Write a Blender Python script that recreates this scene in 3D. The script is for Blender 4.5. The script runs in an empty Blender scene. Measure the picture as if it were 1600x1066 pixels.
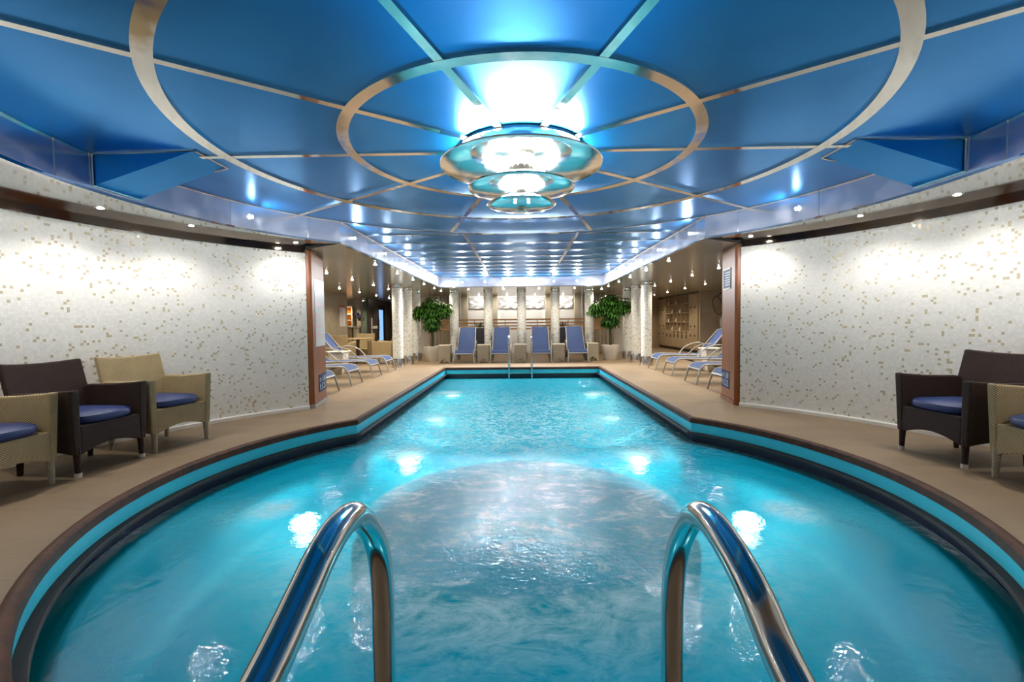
import bpy, bmesh, math, random
from mathutils import Vector, Matrix
PI = math.pi
random.seed(7)
S = bpy.context.scene
COL = S.collection

# ------------------------------------------------------------------ camera
CP, CYAW, CR = -0.0384, -0.0195, -0.0106
fw = Vector((math.sin(CYAW)*math.cos(CP), math.cos(CYAW)*math.cos(CP), math.sin(CP)))
rt0 = Vector((math.cos(CYAW), -math.sin(CYAW), 0))
up0 = rt0.cross(fw)
rt = rt0*math.cos(CR) + up0*math.sin(CR)
up = -rt0*math.sin(CR) + up0*math.cos(CR)
cam_d = bpy.data.cameras.new('camera')
cam_d.sensor_width = 36
cam_d.lens = 727.08/1600*36
cam_d.clip_start = 0.05
cam = bpy.data.objects.new('camera', cam_d)
COL.objects.link(cam)
M4 = Matrix((rt, up, -fw)).transposed().to_4x4()
M4.translation = Vector((-0.0126, 0, 1.13))
cam.matrix_world = M4
S.camera = cam

# ------------------------------------------------------------------ world and exposure
w = bpy.data.worlds.new('world')
S.world = w
w.use_nodes = True
w.node_tree.nodes['Background'].inputs[0].default_value = (0.9, 0.88, 0.85, 1)
w.node_tree.nodes['Background'].inputs[1].default_value = 0.02
S.view_settings.view_transform = 'Standard'
S.view_settings.look = 'None'
S.view_settings.gamma = 1
S.view_settings.exposure = 0.75
S.cycles.use_denoising = True
S.cycles.max_bounces = 9
S.cycles.diffuse_bounces = 4
S.cycles.glossy_bounces = 5
S.cycles.transmission_bounces = 6
S.cycles.sample_clamp_indirect = 6
S.cycles.caustics_refractive = False
S.cycles.caustics_reflective = False

WARM = (1.0, 0.88, 0.70)
NEUT = (1.0, 0.95, 0.88)
COOL = (0.92, 0.96, 1.0)

# power of each family of lamps (the fittings themselves are built further down)
P_DOWN = 15.5      # side downlights
P_WALL = 7.5      # downlights washing the mosaic wall
P_FASCIA = 5.0     # halogens on the fascia
P_BACK = 42.0      # halogens on the end fascia
P_CHAND = 80.0     # chandelier
P_POOL = 34.0      # added spots in the pool water, aimed down
E_BULB = 110.0

# ------------------------------------------------------------------ dimensions
YC = 3.54                 # centre of the round part
RP, WP, YF = 2.75, 2.0, 11.82     # pool
RCE, WCE, YCE = 3.20, 2.26, 13.0  # raised ceiling
ZC, ZS = 2.424, 2.145     # raised ceiling, soffit
YW, RW = 3.1, 4.24        # curved wall
ZWT = 2.185
ZWATER = -0.265
ZPF = -1.85

# ------------------------------------------------------------------ materials
def newmat(name):
    m = bpy.data.materials.new(name)
    m.use_nodes = True
    nt = m.node_tree
    nt.nodes.clear()
    out = nt.nodes.new('ShaderNodeOutputMaterial')
    return m, nt, out

class G:
    """tiny node-graph helper"""
    def __init__(s, nt): s.nt = nt
    def n(s, t, **kw):
        x = s.nt.nodes.new(t)
        for k, v in kw.items(): setattr(x, k, v)
        return x
    def put(s, sock, v):
        if hasattr(v, 'is_linked') or hasattr(v, 'links'): s.nt.links.new(v, sock)
        elif isinstance(v, (tuple, list)) and len(v) == 3 and sock.type == 'RGBA': sock.default_value = (*v, 1)
        else: sock.default_value = v
    def m(s, op, a, b=None, c=None):
        x = s.n('ShaderNodeMath', operation=op)
        s.put(x.inputs[0], a)
        if b is not None: s.put(x.inputs[1], b)
        if c is not None: s.put(x.inputs[2], c)
        return x.outputs[0]
    def obj(s):
        return s.n('ShaderNodeTexCoord').outputs['Object']
    def sep(s, v):
        x = s.n('ShaderNodeSeparateXYZ'); s.put(x.inputs[0], v); return x.outputs
    def comb(s, a, b, c=0.0):
        x = s.n('ShaderNodeCombineXYZ'); s.put(x.inputs[0], a); s.put(x.inputs[1], b); s.put(x.inputs[2], c); return x.outputs[0]
    def scale(s, v, sc):
        x = s.n('ShaderNodeMapping'); s.put(x.inputs['Vector'], v); x.inputs['Scale'].default_value = sc; return x.outputs[0]
    def noise(s, v, sc, det=3, rough=0.55, dist=0.0):
        x = s.n('ShaderNodeTexNoise'); s.put(x.inputs['Vector'], v)
        x.inputs['Scale'].default_value = sc; x.inputs['Detail'].default_value = det
        x.inputs['Roughness'].default_value = rough; x.inputs['Distortion'].default_value = dist
        return x.outputs['Fac']
    def rng(s, v, a, b, c=0.0, d=1.0, smooth=False):
        x = s.n('ShaderNodeMapRange'); s.put(x.inputs[0], v)
        if smooth: x.interpolation_type = 'SMOOTHSTEP'
        for i, q in enumerate((a, b, c, d)): x.inputs[i+1].default_value = q
        return x.outputs[0]
    def mix(s, f, a, b):
        x = s.n('ShaderNodeMix', data_type='RGBA'); s.put(x.inputs[0], f); s.put(x.inputs[6], a); s.put(x.inputs[7], b); return x.outputs[2]
    def bump(s, h, st=0.3, dist=0.01, normal=None):
        x = s.n('ShaderNodeBump'); s.put(x.inputs['Height'], h); s.put(x.inputs['Strength'], st)
        x.inputs['Distance'].default_value = dist
        if normal is not None: s.put(x.inputs['Normal'], normal)
        return x.outputs[0]
    def bsdf(s, **kw):
        x = s.n('ShaderNodeBsdfPrincipled')
        for k, v in kw.items(): s.put(x.inputs[k.replace('_', ' ')], v)
        return x.outputs[0]
    def out(s, sh): s.nt.links.new(sh, [n for n in s.nt.nodes if n.type == 'OUTPUT_MATERIAL'][0].inputs[0])

def plain(name, col, rough=0.5, metal=0.0, var=0.0, vs=20.0, bump=0.0, **kw):
    m, nt, o = newmat(name); g = G(nt)
    c = col
    v = g.obj()
    if var:
        n = g.noise(v, vs, 3)
        c = g.mix(g.rng(n, 0.3, 0.7), tuple(x*(1-var) for x in col), tuple(min(1, x*(1+var)) for x in col))
    a = dict(Base_Color=c, Roughness=rough, Metallic=metal)
    if bump: a['Normal'] = g.bump(g.noise(v, vs*2, 3), bump, 0.004)
    for k, q in kw.items(): a[k] = q
    g.out(g.bsdf(**a))
    return m

def emit(name, col, st):
    m, nt, o = newmat(name); g = G(nt)
    x = g.n('ShaderNodeEmission'); g.put(x.inputs[0], col); x.inputs[1].default_value = st
    g.out(x.outputs[0]); return m

def mosaic(name, R, tile, gold=0.06, flat=False, base=(0.82, 0.825, 0.80)):
    m, nt, o = newmat(name); g = G(nt)
    s = g.sep(g.obj())
    if flat: u = g.m('ADD', s[0], s[1])
    elif R > 1: u = g.m('MULTIPLY', g.m('ARCTAN2', s[0], g.m('MULTIPLY', s[1], 1.0)), R)
    else: u = g.m('MULTIPLY', g.m('ARCTAN2', s[0], g.m('MULTIPLY', s[1], -1.0)), R)
    U = g.m('DIVIDE', u, tile); V = g.m('DIVIDE', s[2], tile)
    fu = g.m('FRACT', U); fv = g.m('FRACT', V)
    iu = g.m('FLOOR', U); iv = g.m('FLOOR', V)
    cell = g.comb(iu, iv, 0.0)
    wn = g.n('ShaderNodeTexWhiteNoise', noise_dimensions='2D'); g.put(wn.inputs['Vector'], cell)
    r = wn.outputs['Value']
    dens = g.noise(cell, 0.045, 2)
    thr = g.rng(dens, 0.35, 0.65, gold*0.6, gold*1.5)
    isg = g.m('LESS_THAN', r, thr)
    # grout lines
    eu = g.m('ABSOLUTE', g.m('SUBTRACT', fu, 0.5)); ev = g.m('ABSOLUTE', g.m('SUBTRACT', fv, 0.5))
    e = g.m('MAXIMUM', eu, ev)
    gr = g.m('GREATER_THAN', e, 0.455)
    tv = g.rng(g.m('FRACT', g.m('MULTIPLY', r, 37.7)), 0, 1, 0.0, 1.0)
    white = g.mix(tv, tuple(b*0.93 for b in base), tuple(min(1, b*1.07) for b in base))
    col = g.mix(isg, white, (0.66, 0.57, 0.40))
    col = g.mix(g.m('MULTIPLY', gr, 0.35), col, (0.70, 0.70, 0.67))
    nrm = g.n('ShaderNodeTexWhiteNoise', noise_dimensions='2D'); g.put(nrm.inputs['Vector'], g.comb(g.m('ADD', iu, 31.0), iv, 0.0))
    # a small tilt for every tile
    ns = g.sep(nrm.outputs['Color'])
    h = g.m('ADD', g.m('MULTIPLY', g.m('SUBTRACT', ns[0], 0.5), fu), g.m('MULTIPLY', g.m('SUBTRACT', ns[1], 0.5), fv))
    h = g.m('SUBTRACT', h, g.m('MULTIPLY', gr, 0.3))
    nb = g.bump(h, 0.35, 0.0025)
    rough = g.rng(isg, 0, 1, 0.33, 0.22)
    metal = g.m('MULTIPLY', isg, 0.3)
    g.out(g.bsdf(Base_Color=col, Roughness=rough, Metallic=metal, Normal=nb))
    return m

def m_ceiling():
    m, nt, o = newmat('blue_ceiling_panel'); g = G(nt)
    v = g.obj()
    n = g.noise(v, 1.3, 3)
    col = g.mix(g.rng(n, 0.3, 0.7), (0.001, 0.22, 0.62), (0.001, 0.27, 0.72))
    nb = g.bump(g.noise(g.scale(v, (1, 1, 1)), 2.2, 2), 0.10, 0.02)
    g.out(g.bsdf(Base_Color=col, Roughness=0.29, Metallic=0.88, Specular_Tint=(0.62, 0.84, 1.0), Coat_Weight=0.30, Coat_Roughness=0.27, Normal=nb))
    return m

def m_metal(name, col, rough, bs=0.0, sc=3.0, aniso=False):
    m, nt, o = newmat(name); g = G(nt)
    v = g.obj()
    if aniso: v = g.scale(v, (1, 1, 14))
    n = g.noise(v, sc*4, 3)
    a = dict(Base_Color=col, Metallic=1.0, Roughness=g.rng(n, 0.3, 0.7, rough*0.8, rough*1.25))
    if bs: a['Normal'] = g.bump(g.noise(v, sc, 2), bs, 0.02)
    g.out(g.bsdf(**a)); return m

def m_wood(name, c1, c2, rough=0.2, sc=(1, 1, 0.08), fs=22, coat=0.6):
    m, nt, o = newmat(name); g = G(nt)
    v = g.scale(g.obj(), sc)
    n = g.noise(v, fs, 4, 0.6, 1.2)
    col = g.mix(g.rng(n, 0.3, 0.7), c1, c2)
    g.out(g.bsdf(Base_Color=col, Roughness=rough, Specular_IOR_Level=0.3, Coat_Weight=coat, Coat_Roughness=0.1, Normal=g.bump(n, 0.08, 0.004)))
    return m

def m_deck():
    m, nt, o = newmat('deck_tiles'); g = G(nt)
    v = g.obj()
    br = g.n('ShaderNodeTexBrick'); g.put(br.inputs['Vector'], v)
    br.offset = 0.5
    br.inputs['Scale'].default_value = 1.0
    br.inputs['Brick Width'].default_value = 1.2
    br.inputs['Row Height'].default_value = 0.2
    br.inputs['Mortar Size'].default_value = 0.0025
    br.inputs['Mortar Smooth'].default_value = 0.2
    br.inputs['Color1'].default_value = (0.265, 0.185, 0.108, 1)
    br.inputs['Color2'].default_value = (0.305, 0.215, 0.128, 1)
    br.inputs['Mortar'].default_value = (0.20, 0.135, 0.085, 1)
    st = g.noise(g.scale(v, (1.2, 14, 1)), 3.0, 5, 0.6)
    bl = g.noise(v, 1.4, 4)
    c = g.mix(g.rng(st, 0.3, 0.72, 0.0, 0.42), br.outputs['Color'], (0.19, 0.13, 0.085))
    c = g.mix(g.rng(bl, 0.35, 0.7, 0.0, 0.3), c, (0.37, 0.275, 0.17))
    g.out(g.bsdf(Base_Color=c, Roughness=g.rng(bl, 0.3, 0.7, 0.42, 0.58), Normal=g.bump(g.m('SUBTRACT', st, br.outputs['Fac']), 0.15, 0.004)))
    return m

def m_wicker(name, c1, c2):
    m, nt, o = newmat(name); g = G(nt)
    s = g.sep(g.obj())
    h = g.m('ADD', s[0], s[1])
    k = 2*PI/0.021
    a = g.m('SINE', g.m('MULTIPLY', h, k)); b = g.m('SINE', g.m('MULTIPLY', s[2], 2*PI/0.016))
    wv = g.m('MULTIPLY', a, b)
    f = g.rng(wv, -0.45, 0.45)
    strand = g.m('ABSOLUTE', g.m('SINE', g.m('MULTIPLY', s[2], 2*PI/0.016)))
    col = g.mix(f, c1, c2)
    col = g.mix(g.rng(g.noise(g.obj(), 9, 2), 0.3, 0.7, 0, 0.25), col, c1)
    g.out(g.bsdf(Base_Color=col, Roughness=0.7, Specular_IOR_Level=0.3, Normal=g.bump(g.m('ADD', f, g.m('MULTIPLY', strand, 0.5)), 0.7, 0.004)))
    return m

def m_lower_ceiling():
    m, nt, o = newmat('satin_ceiling_panel'); g = G(nt)
    v = g.obj()
    br = g.n('ShaderNodeTexBrick'); g.put(br.inputs['Vector'], v); br.offset = 0.0
    br.inputs['Scale'].default_value = 1.0
    br.inputs['Brick Width'].default_value = 1.42; br.inputs['Row Height'].default_value = 0.71
    br.inputs['Mortar Size'].default_value = 0.004
    br.inputs['Color1'].default_value = (0.50, 0.49, 0.43, 1); br.inputs['Color2'].default_value = (0.54, 0.53, 0.46, 1)
    br.inputs['Mortar'].default_value = (0.2, 0.18, 0.15, 1)
    g.out(g.bsdf(Base_Color=br.outputs['Color'], Metallic=0.45, Roughness=0.2, Normal=g.bump(g.noise(v, 1.5, 2), 0.1, 0.02)))
    return m

def m_pool(name, base, deep):
    m, nt, o = newmat(name); g = G(nt)
    v = g.obj()
    c = g.mix(g.rng(g.noise(v, 1.2, 3), 0.3, 0.7), base, deep)
    g.out(g.bsdf(Base_Color=c, Roughness=0.5))
    return m

FOAM = [(-1.9, 3.45, .26), (1.93, 3.4, .28), (-1.28, 5.0, .42), (1.26, 4.95, .46), (-1.32, 6.9, .40), (1.25, 6.75, .46), (-1.5, 9.3, .42), (1.45, 9.1, .42)]
def m_water():
    m, nt, o = newmat('pool_water'); g = G(nt)
    v = g.obj(); s = g.sep(v)
    dy = g.m('SUBTRACT', s[1], 3.46)
    rr = g.m('SQRT', g.m('ADD', g.m('MULTIPLY', s[0], s[0]), g.m('MULTIPLY', dy, dy)))
    circ = g.rng(rr, 1.22, 1.12, 0, 1, True)
    chan = g.rng(s[1], 4.5, 6.0, 0, 1, True)
    # ripples
    n1 = g.noise(g.scale(v, (1, 1, 1)), 7.0, 3, 0.55, 0.6)
    n2 = g.noise(g.scale(v, (1.0, 1.5, 1)), 17.0, 3, 0.6, 0.4)
    h = g.m('ADD', g.m('MULTIPLY', n1, 0.6), g.m('MULTIPLY', n2, 0.4))
    mid = g.rng(g.m('ABSOLUTE', s[0]), 2.0, 0.5, 0.35, 1.0, True)
    st = g.m('ADD', 0.045, g.m('MULTIPLY', g.m('MULTIPLY', chan, mid), 0.90))
    st = g.m('ADD', st, g.m('MULTIPLY', circ, 0.085))
    nb = g.bump(h, st, 0.26)
    # aerated water over tub and jets, plus painted lamp glow and glitter
    dist = g.noise(g.scale(v, (1.0, 1.5, 1)), 2.0, 8, 0.70, 2.4)
    fine = g.noise(g.scale(v, (1.0, 1.7, 1)), 6.5, 8, 0.75, 2.0)
    sw = g.m('ADD', g.m('MULTIPLY', dist, 0.6), g.m('MULTIPLY', fine, 0.4))
    glit = g.noise(g.scale(v, (1.0, 1.2, 1)), 9.0, 4, 0.65, 1.8)
    swf = g.rng(sw, 0.42, 0.62, 0.0, 1.0)
    near = g.rng(s[1], 2.3, 4.3, 0.45, 1.0, True)
    core_glow = g.rng(g.m('SQRT', g.m('ADD', g.m('MULTIPLY', s[0], s[0]), g.m('POWER', g.m('SUBTRACT', s[1], 3.75), 2.0))), 0.62, 0.05, 0, 0.45, True)  # pool of lamp light on the water, painted as denser foam
    fc = g.m('MULTIPLY', circ, g.m('ADD', g.m('MULTIPLY', g.m('ADD', 0.42, g.m('MULTIPLY', swf, 0.55)), near), core_glow))
    spill = g.m('MULTIPLY', g.m('MULTIPLY', g.rng(rr, 2.1, 1.0, 0, 0.75, True), g.rng(s[1], 3.6, 2.2, 0.0, 1.0, True)), g.rng(sw, 0.4, 0.62))
    glit_foam = g.m('MULTIPLY', g.m('MULTIPLY', chan, g.rng(s[1], 10.5, 6.0, 0.1, 1.0, True)), g.m('MULTIPLY', mid, g.rng(glit, 0.47, 0.55, 0.04, 1.0)))  # foam crests, with glitter of the end lights painted in as white
    foam = g.m('MAXIMUM', g.m('MAXIMUM', fc, glit_foam), spill)
    for (x, y, r) in FOAM:
        a = g.m('SUBTRACT', s[0], x); b = g.m('SUBTRACT', s[1], y)
        d = g.m('SQRT', g.m('ADD', g.m('MULTIPLY', a, a), g.m('MULTIPLY', g.m('MULTIPLY', b, b), 0.8)))
        k = g.m('MULTIPLY', g.rng(d, r, r*0.1, 0, 1, True), g.rng(fine, 0.38, 0.62, 0.25, 1.0))
        foam = g.m('MAXIMUM', foam, k)
    foam = g.m('MINIMUM', foam, 0.95)
    foamc = g.mix(circ, (0.85, 0.97, 0.98), (0.30, 0.47, 0.63))
    foamc = g.mix(g.rng(swf, 0.45, 1.0, 0, 1.0), foamc, (0.78, 0.90, 0.94))
    def both(c, k):
        d1 = g.n('ShaderNodeBsdfDiffuse'); g.put(d1.inputs[0], c); d2 = g.n('ShaderNodeBsdfTranslucent'); g.put(d2.inputs[0], c)
        x = g.n('ShaderNodeMixShader'); x.inputs[0].default_value = k
        nt.links.new(d1.outputs[0], x.inputs[1]); nt.links.new(d2.outputs[0], x.inputs[2]); return x
    df = both(foamc, 0.5)
    tint = both((0.0, 0.52, 0.66), 0.5)
    rf = g.n('ShaderNodeBsdfRefraction'); g.put(rf.inputs['Color'], (0.45, 0.95, 1.0)); rf.inputs['Roughness'].default_value = 0.03; rf.inputs['IOR'].default_value = 1.33
    g.put(rf.inputs['Normal'], nb)
    m1 = g.n('ShaderNodeMixShader'); m1.inputs[0].default_value = 0.50
    nt.links.new(rf.outputs[0], m1.inputs[1]); nt.links.new(tint.outputs[0], m1.inputs[2])
    m2 = g.n('ShaderNodeMixShader'); g.put(m2.inputs[0], foam)
    nt.links.new(m1.outputs[0], m2.inputs[1]); nt.links.new(df.outputs[0], m2.inputs[2])
    gl = g.n('ShaderNodeBsdfGlossy'); gl.inputs['Roughness'].default_value = 0.06; g.put(gl.inputs['Color'], (1, 1, 1)); g.put(gl.inputs['Normal'], nb)
    fr = g.n('ShaderNodeFresnel'); fr.inputs['IOR'].default_value = 1.33; g.put(fr.inputs['Normal'], nb)
    m3 = g.n('ShaderNodeMixShader'); g.put(m3.inputs[0], fr.outputs[0])
    nt.links.new(m2.outputs[0], m3.inputs[1]); nt.links.new(gl.outputs[0], m3.inputs[2])
    g.out(m3.outputs[0])
    return m

def m_leaf():
    m, nt, o = newmat('leaf_green'); g = G(nt)
    n = g.noise(g.obj(), 9, 3)
    c = g.mix(g.rng(n, 0.3, 0.7), (0.006, 0.035, 0.008), (0.06, 0.17, 0.02))
    g.out(g.bsdf(Base_Color=c, Roughness=0.35)); return m

M = {}
M['ceil'] = m_ceiling()
M['chrome'] = m_metal('polished_chrome', (0.78, 0.76, 0.73), 0.06)
M['strip'] = m_metal('ceiling_strip_chrome', (0.80, 0.76, 0.70), 0.09, 0.2, 3)
M['fascia'] = m_metal('brushed_fascia', (0.80, 0.80, 0.88), 0.21, 0.10, 1.5)
M['mirror'] = m_metal('mirror_cornice', (0.22, 0.19, 0.17), 0.08, 0.18, 2.0)
M['soffit'] = m_metal('polished_soffit', (0.80, 0.79, 0.77), 0.07, 0.05, 1.2)
M['lowceil'] = m_lower_ceiling()
M['steel'] = m_metal('stainless_rail', (0.66, 0.64, 0.62), 0.13, 0.0)
M['lampdisc'] = m_metal('lamp_disc_metal', (0.86, 0.88, 0.86), 0.10, 0.12, 4)
M['mosaic'] = mosaic('white_gold_mosaic', RW, 0.0235)
M['mosaic_col'] = mosaic('column_mosaic', 0.137, 0.0235, 0.09, base=(0.74, 0.75, 0.72))
M['deck'] = m_deck()
M['wood'] = m_wood('varnished_mahogany', (0.17, 0.042, 0.005), (0.33, 0.095, 0.012), 0.42, coat=0.10)
M['cope'] = m_wood('coping_wood', (0.035, 0.009, 0.003), (0.10, 0.030, 0.010), 0.55, (1, 1, 1), 9, 0.0)
M['railwood'] = m_wood('rail_wood', (0.60, 0.26, 0.07), (0.72, 0.34, 0.11), 0.3, (0.1, 1, 1), 12)
M['ash'] = m_wood('pale_ash_panel', (0.42, 0.31, 0.185), (0.50, 0.38, 0.24), 0.4, (1, 1, 0.06), 16, 0.2)
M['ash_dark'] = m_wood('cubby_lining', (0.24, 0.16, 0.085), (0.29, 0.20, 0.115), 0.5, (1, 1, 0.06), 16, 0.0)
M['blueband'] = plain('blue_tile_band', (0.05, 0.72, 1.0), 0.4, 0, 0.08, 3)
M['darklip'] = plain('black_rubber_lip', (0.016, 0.012, 0.010), 0.7)
M['navy'] = plain('navy_gutter', (0.003, 0.006, 0.03), 0.3)
M['rim'] = plain('pool_rim_tile', (0.20, 0.62, 0.78), 0.2)
M['basin'] = m_pool('pool_basin_paint', (0.005, 0.50, 0.62), (0.005, 0.42, 0.56))
M['tub'] = m_pool('tub_paint', (0.06, 0.42, 0.55), (0.04, 0.34, 0.48))
M['water'] = m_water()
M['wick_dark'] = m_wicker('dark_brown_wicker', (0.008, 0.003, 0.002), (0.055, 0.024, 0.015))
M['wick_beige'] = m_wicker('beige_wicker', (0.25, 0.18, 0.085), (0.66, 0.53, 0.31))
M['wick_grey'] = m_wicker('grey_beige_wicker', (0.30, 0.26, 0.19), (0.55, 0.49, 0.38))
M['cushion'] = plain('navy_cushion', (0.022, 0.045, 0.18), 0.38, 0, 0.1, 6)
M['sling'] = plain('blue_sling_fabric', (0.020, 0.054, 0.175), 0.65, 0, 0.15, 40, 0.1)
M['frame'] = plain('grey_painted_frame', (0.36, 0.35, 0.32), 0.35, 0.2)
M['cream'] = plain('cream_plastic', (0.66, 0.60, 0.48), 0.35, 0, 0.05)
M['pot'] = plain('white_pot', (0.66, 0.63, 0.58), 0.35, 0, 0.04, 4)
M['soil'] = plain('dark_soil', (0.03, 0.02, 0.012), 0.9)
M['trunk'] = plain('green_brown_trunk', (0.055, 0.060, 0.030), 0.7, 0, 0.3, 30)
M['leaf'] = m_leaf()
M['wallbeige'] = plain('beige_wall_panel', (0.40, 0.34, 0.25), 0.4, 0, 0.12, 3)
M['walldark'] = plain('dark_wall_panel', (0.075, 0.060, 0.048), 0.35, 0, 0.15, 3)
M['wallwhite'] = plain('white_wall', (0.84, 0.83, 0.80), 0.5, 0, 0.03, 3)
M['pilaster'] = plain('cream_pilaster', (0.60, 0.52, 0.38), 0.45, 0, 0.06, 5)
M['curtain'] = plain('sheer_curtain', (0.72, 0.67, 0.56), 0.8, 0, 0.06, 12)
M['silver'] = plain('rippled_silver', (0.88, 0.88, 0.90), 0.22, 0.45, 0.1, 8, 0.5)
M['black'] = plain('black_trim', (0.012, 0.012, 0.012), 0.4)
M['paper'] = plain('white_paper', (0.78, 0.80, 0.84), 0.25)
M['pinkink'] = plain('pink_print', (0.72, 0.42, 0.42), 0.4)
M['redink'] = plain('red_print', (0.55, 0.06, 0.04), 0.4)
M['signblue'] = plain('navy_sign', (0.008, 0.022, 0.11), 0.5, Specular_IOR_Level=0.15)
M['signtext'] = plain('pale_lettering', (0.55, 0.74, 0.84), 0.5)
M['orange'] = plain('orange_panel', (0.85, 0.26, 0.02), 0.35)
M['navybox'] = plain('navy_box', (0.02, 0.015, 0.06), 0.5)
M['towel'] = plain('white_towel', (0.74, 0.70, 0.62), 0.9, 0, 0.05, 30, 0.3)
M['glass'] = plain('green_glass', (0.55, 0.80, 0.70), 0.05, 0, Transmission_Weight=0.9)
M['blueglow'] = emit('lit_blue_pane', (0.22, 0.42, 0.85), 0.9)
M['table'] = plain('dark_table', (0.06, 0.04, 0.03), 0.3)
M['tabletop'] = plain('tan_table_top', (0.42, 0.29, 0.15), 0.3, 0, 0.08, 6)
M['flower'] = plain('orange_flower', (0.75, 0.22, 0.02), 0.6)
M['planter'] = plain('charcoal_planter', (0.035, 0.035, 0.042), 0.4)
M['glow'] = emit('lamp_glow', (1.0, 0.97, 0.92), 170.0)
M['glow_low'] = emit('lamp_glow_ring', (1.0, 0.97, 0.92), 9.0)
M['bulb'] = emit('halogen_bulb', (1.0, 0.93, 0.82), E_BULB)
M['bulb_cool'] = emit('halogen_bulb_white', (0.97, 0.98, 1.0), E_BULB*1.2)
M['uwlens'] = emit('underwater_lens', (0.95, 1.0, 0.92), 3.0)
M['brick'] = plain('red_cloth', (0.6, 0.06, 0.02), 0.6)

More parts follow.
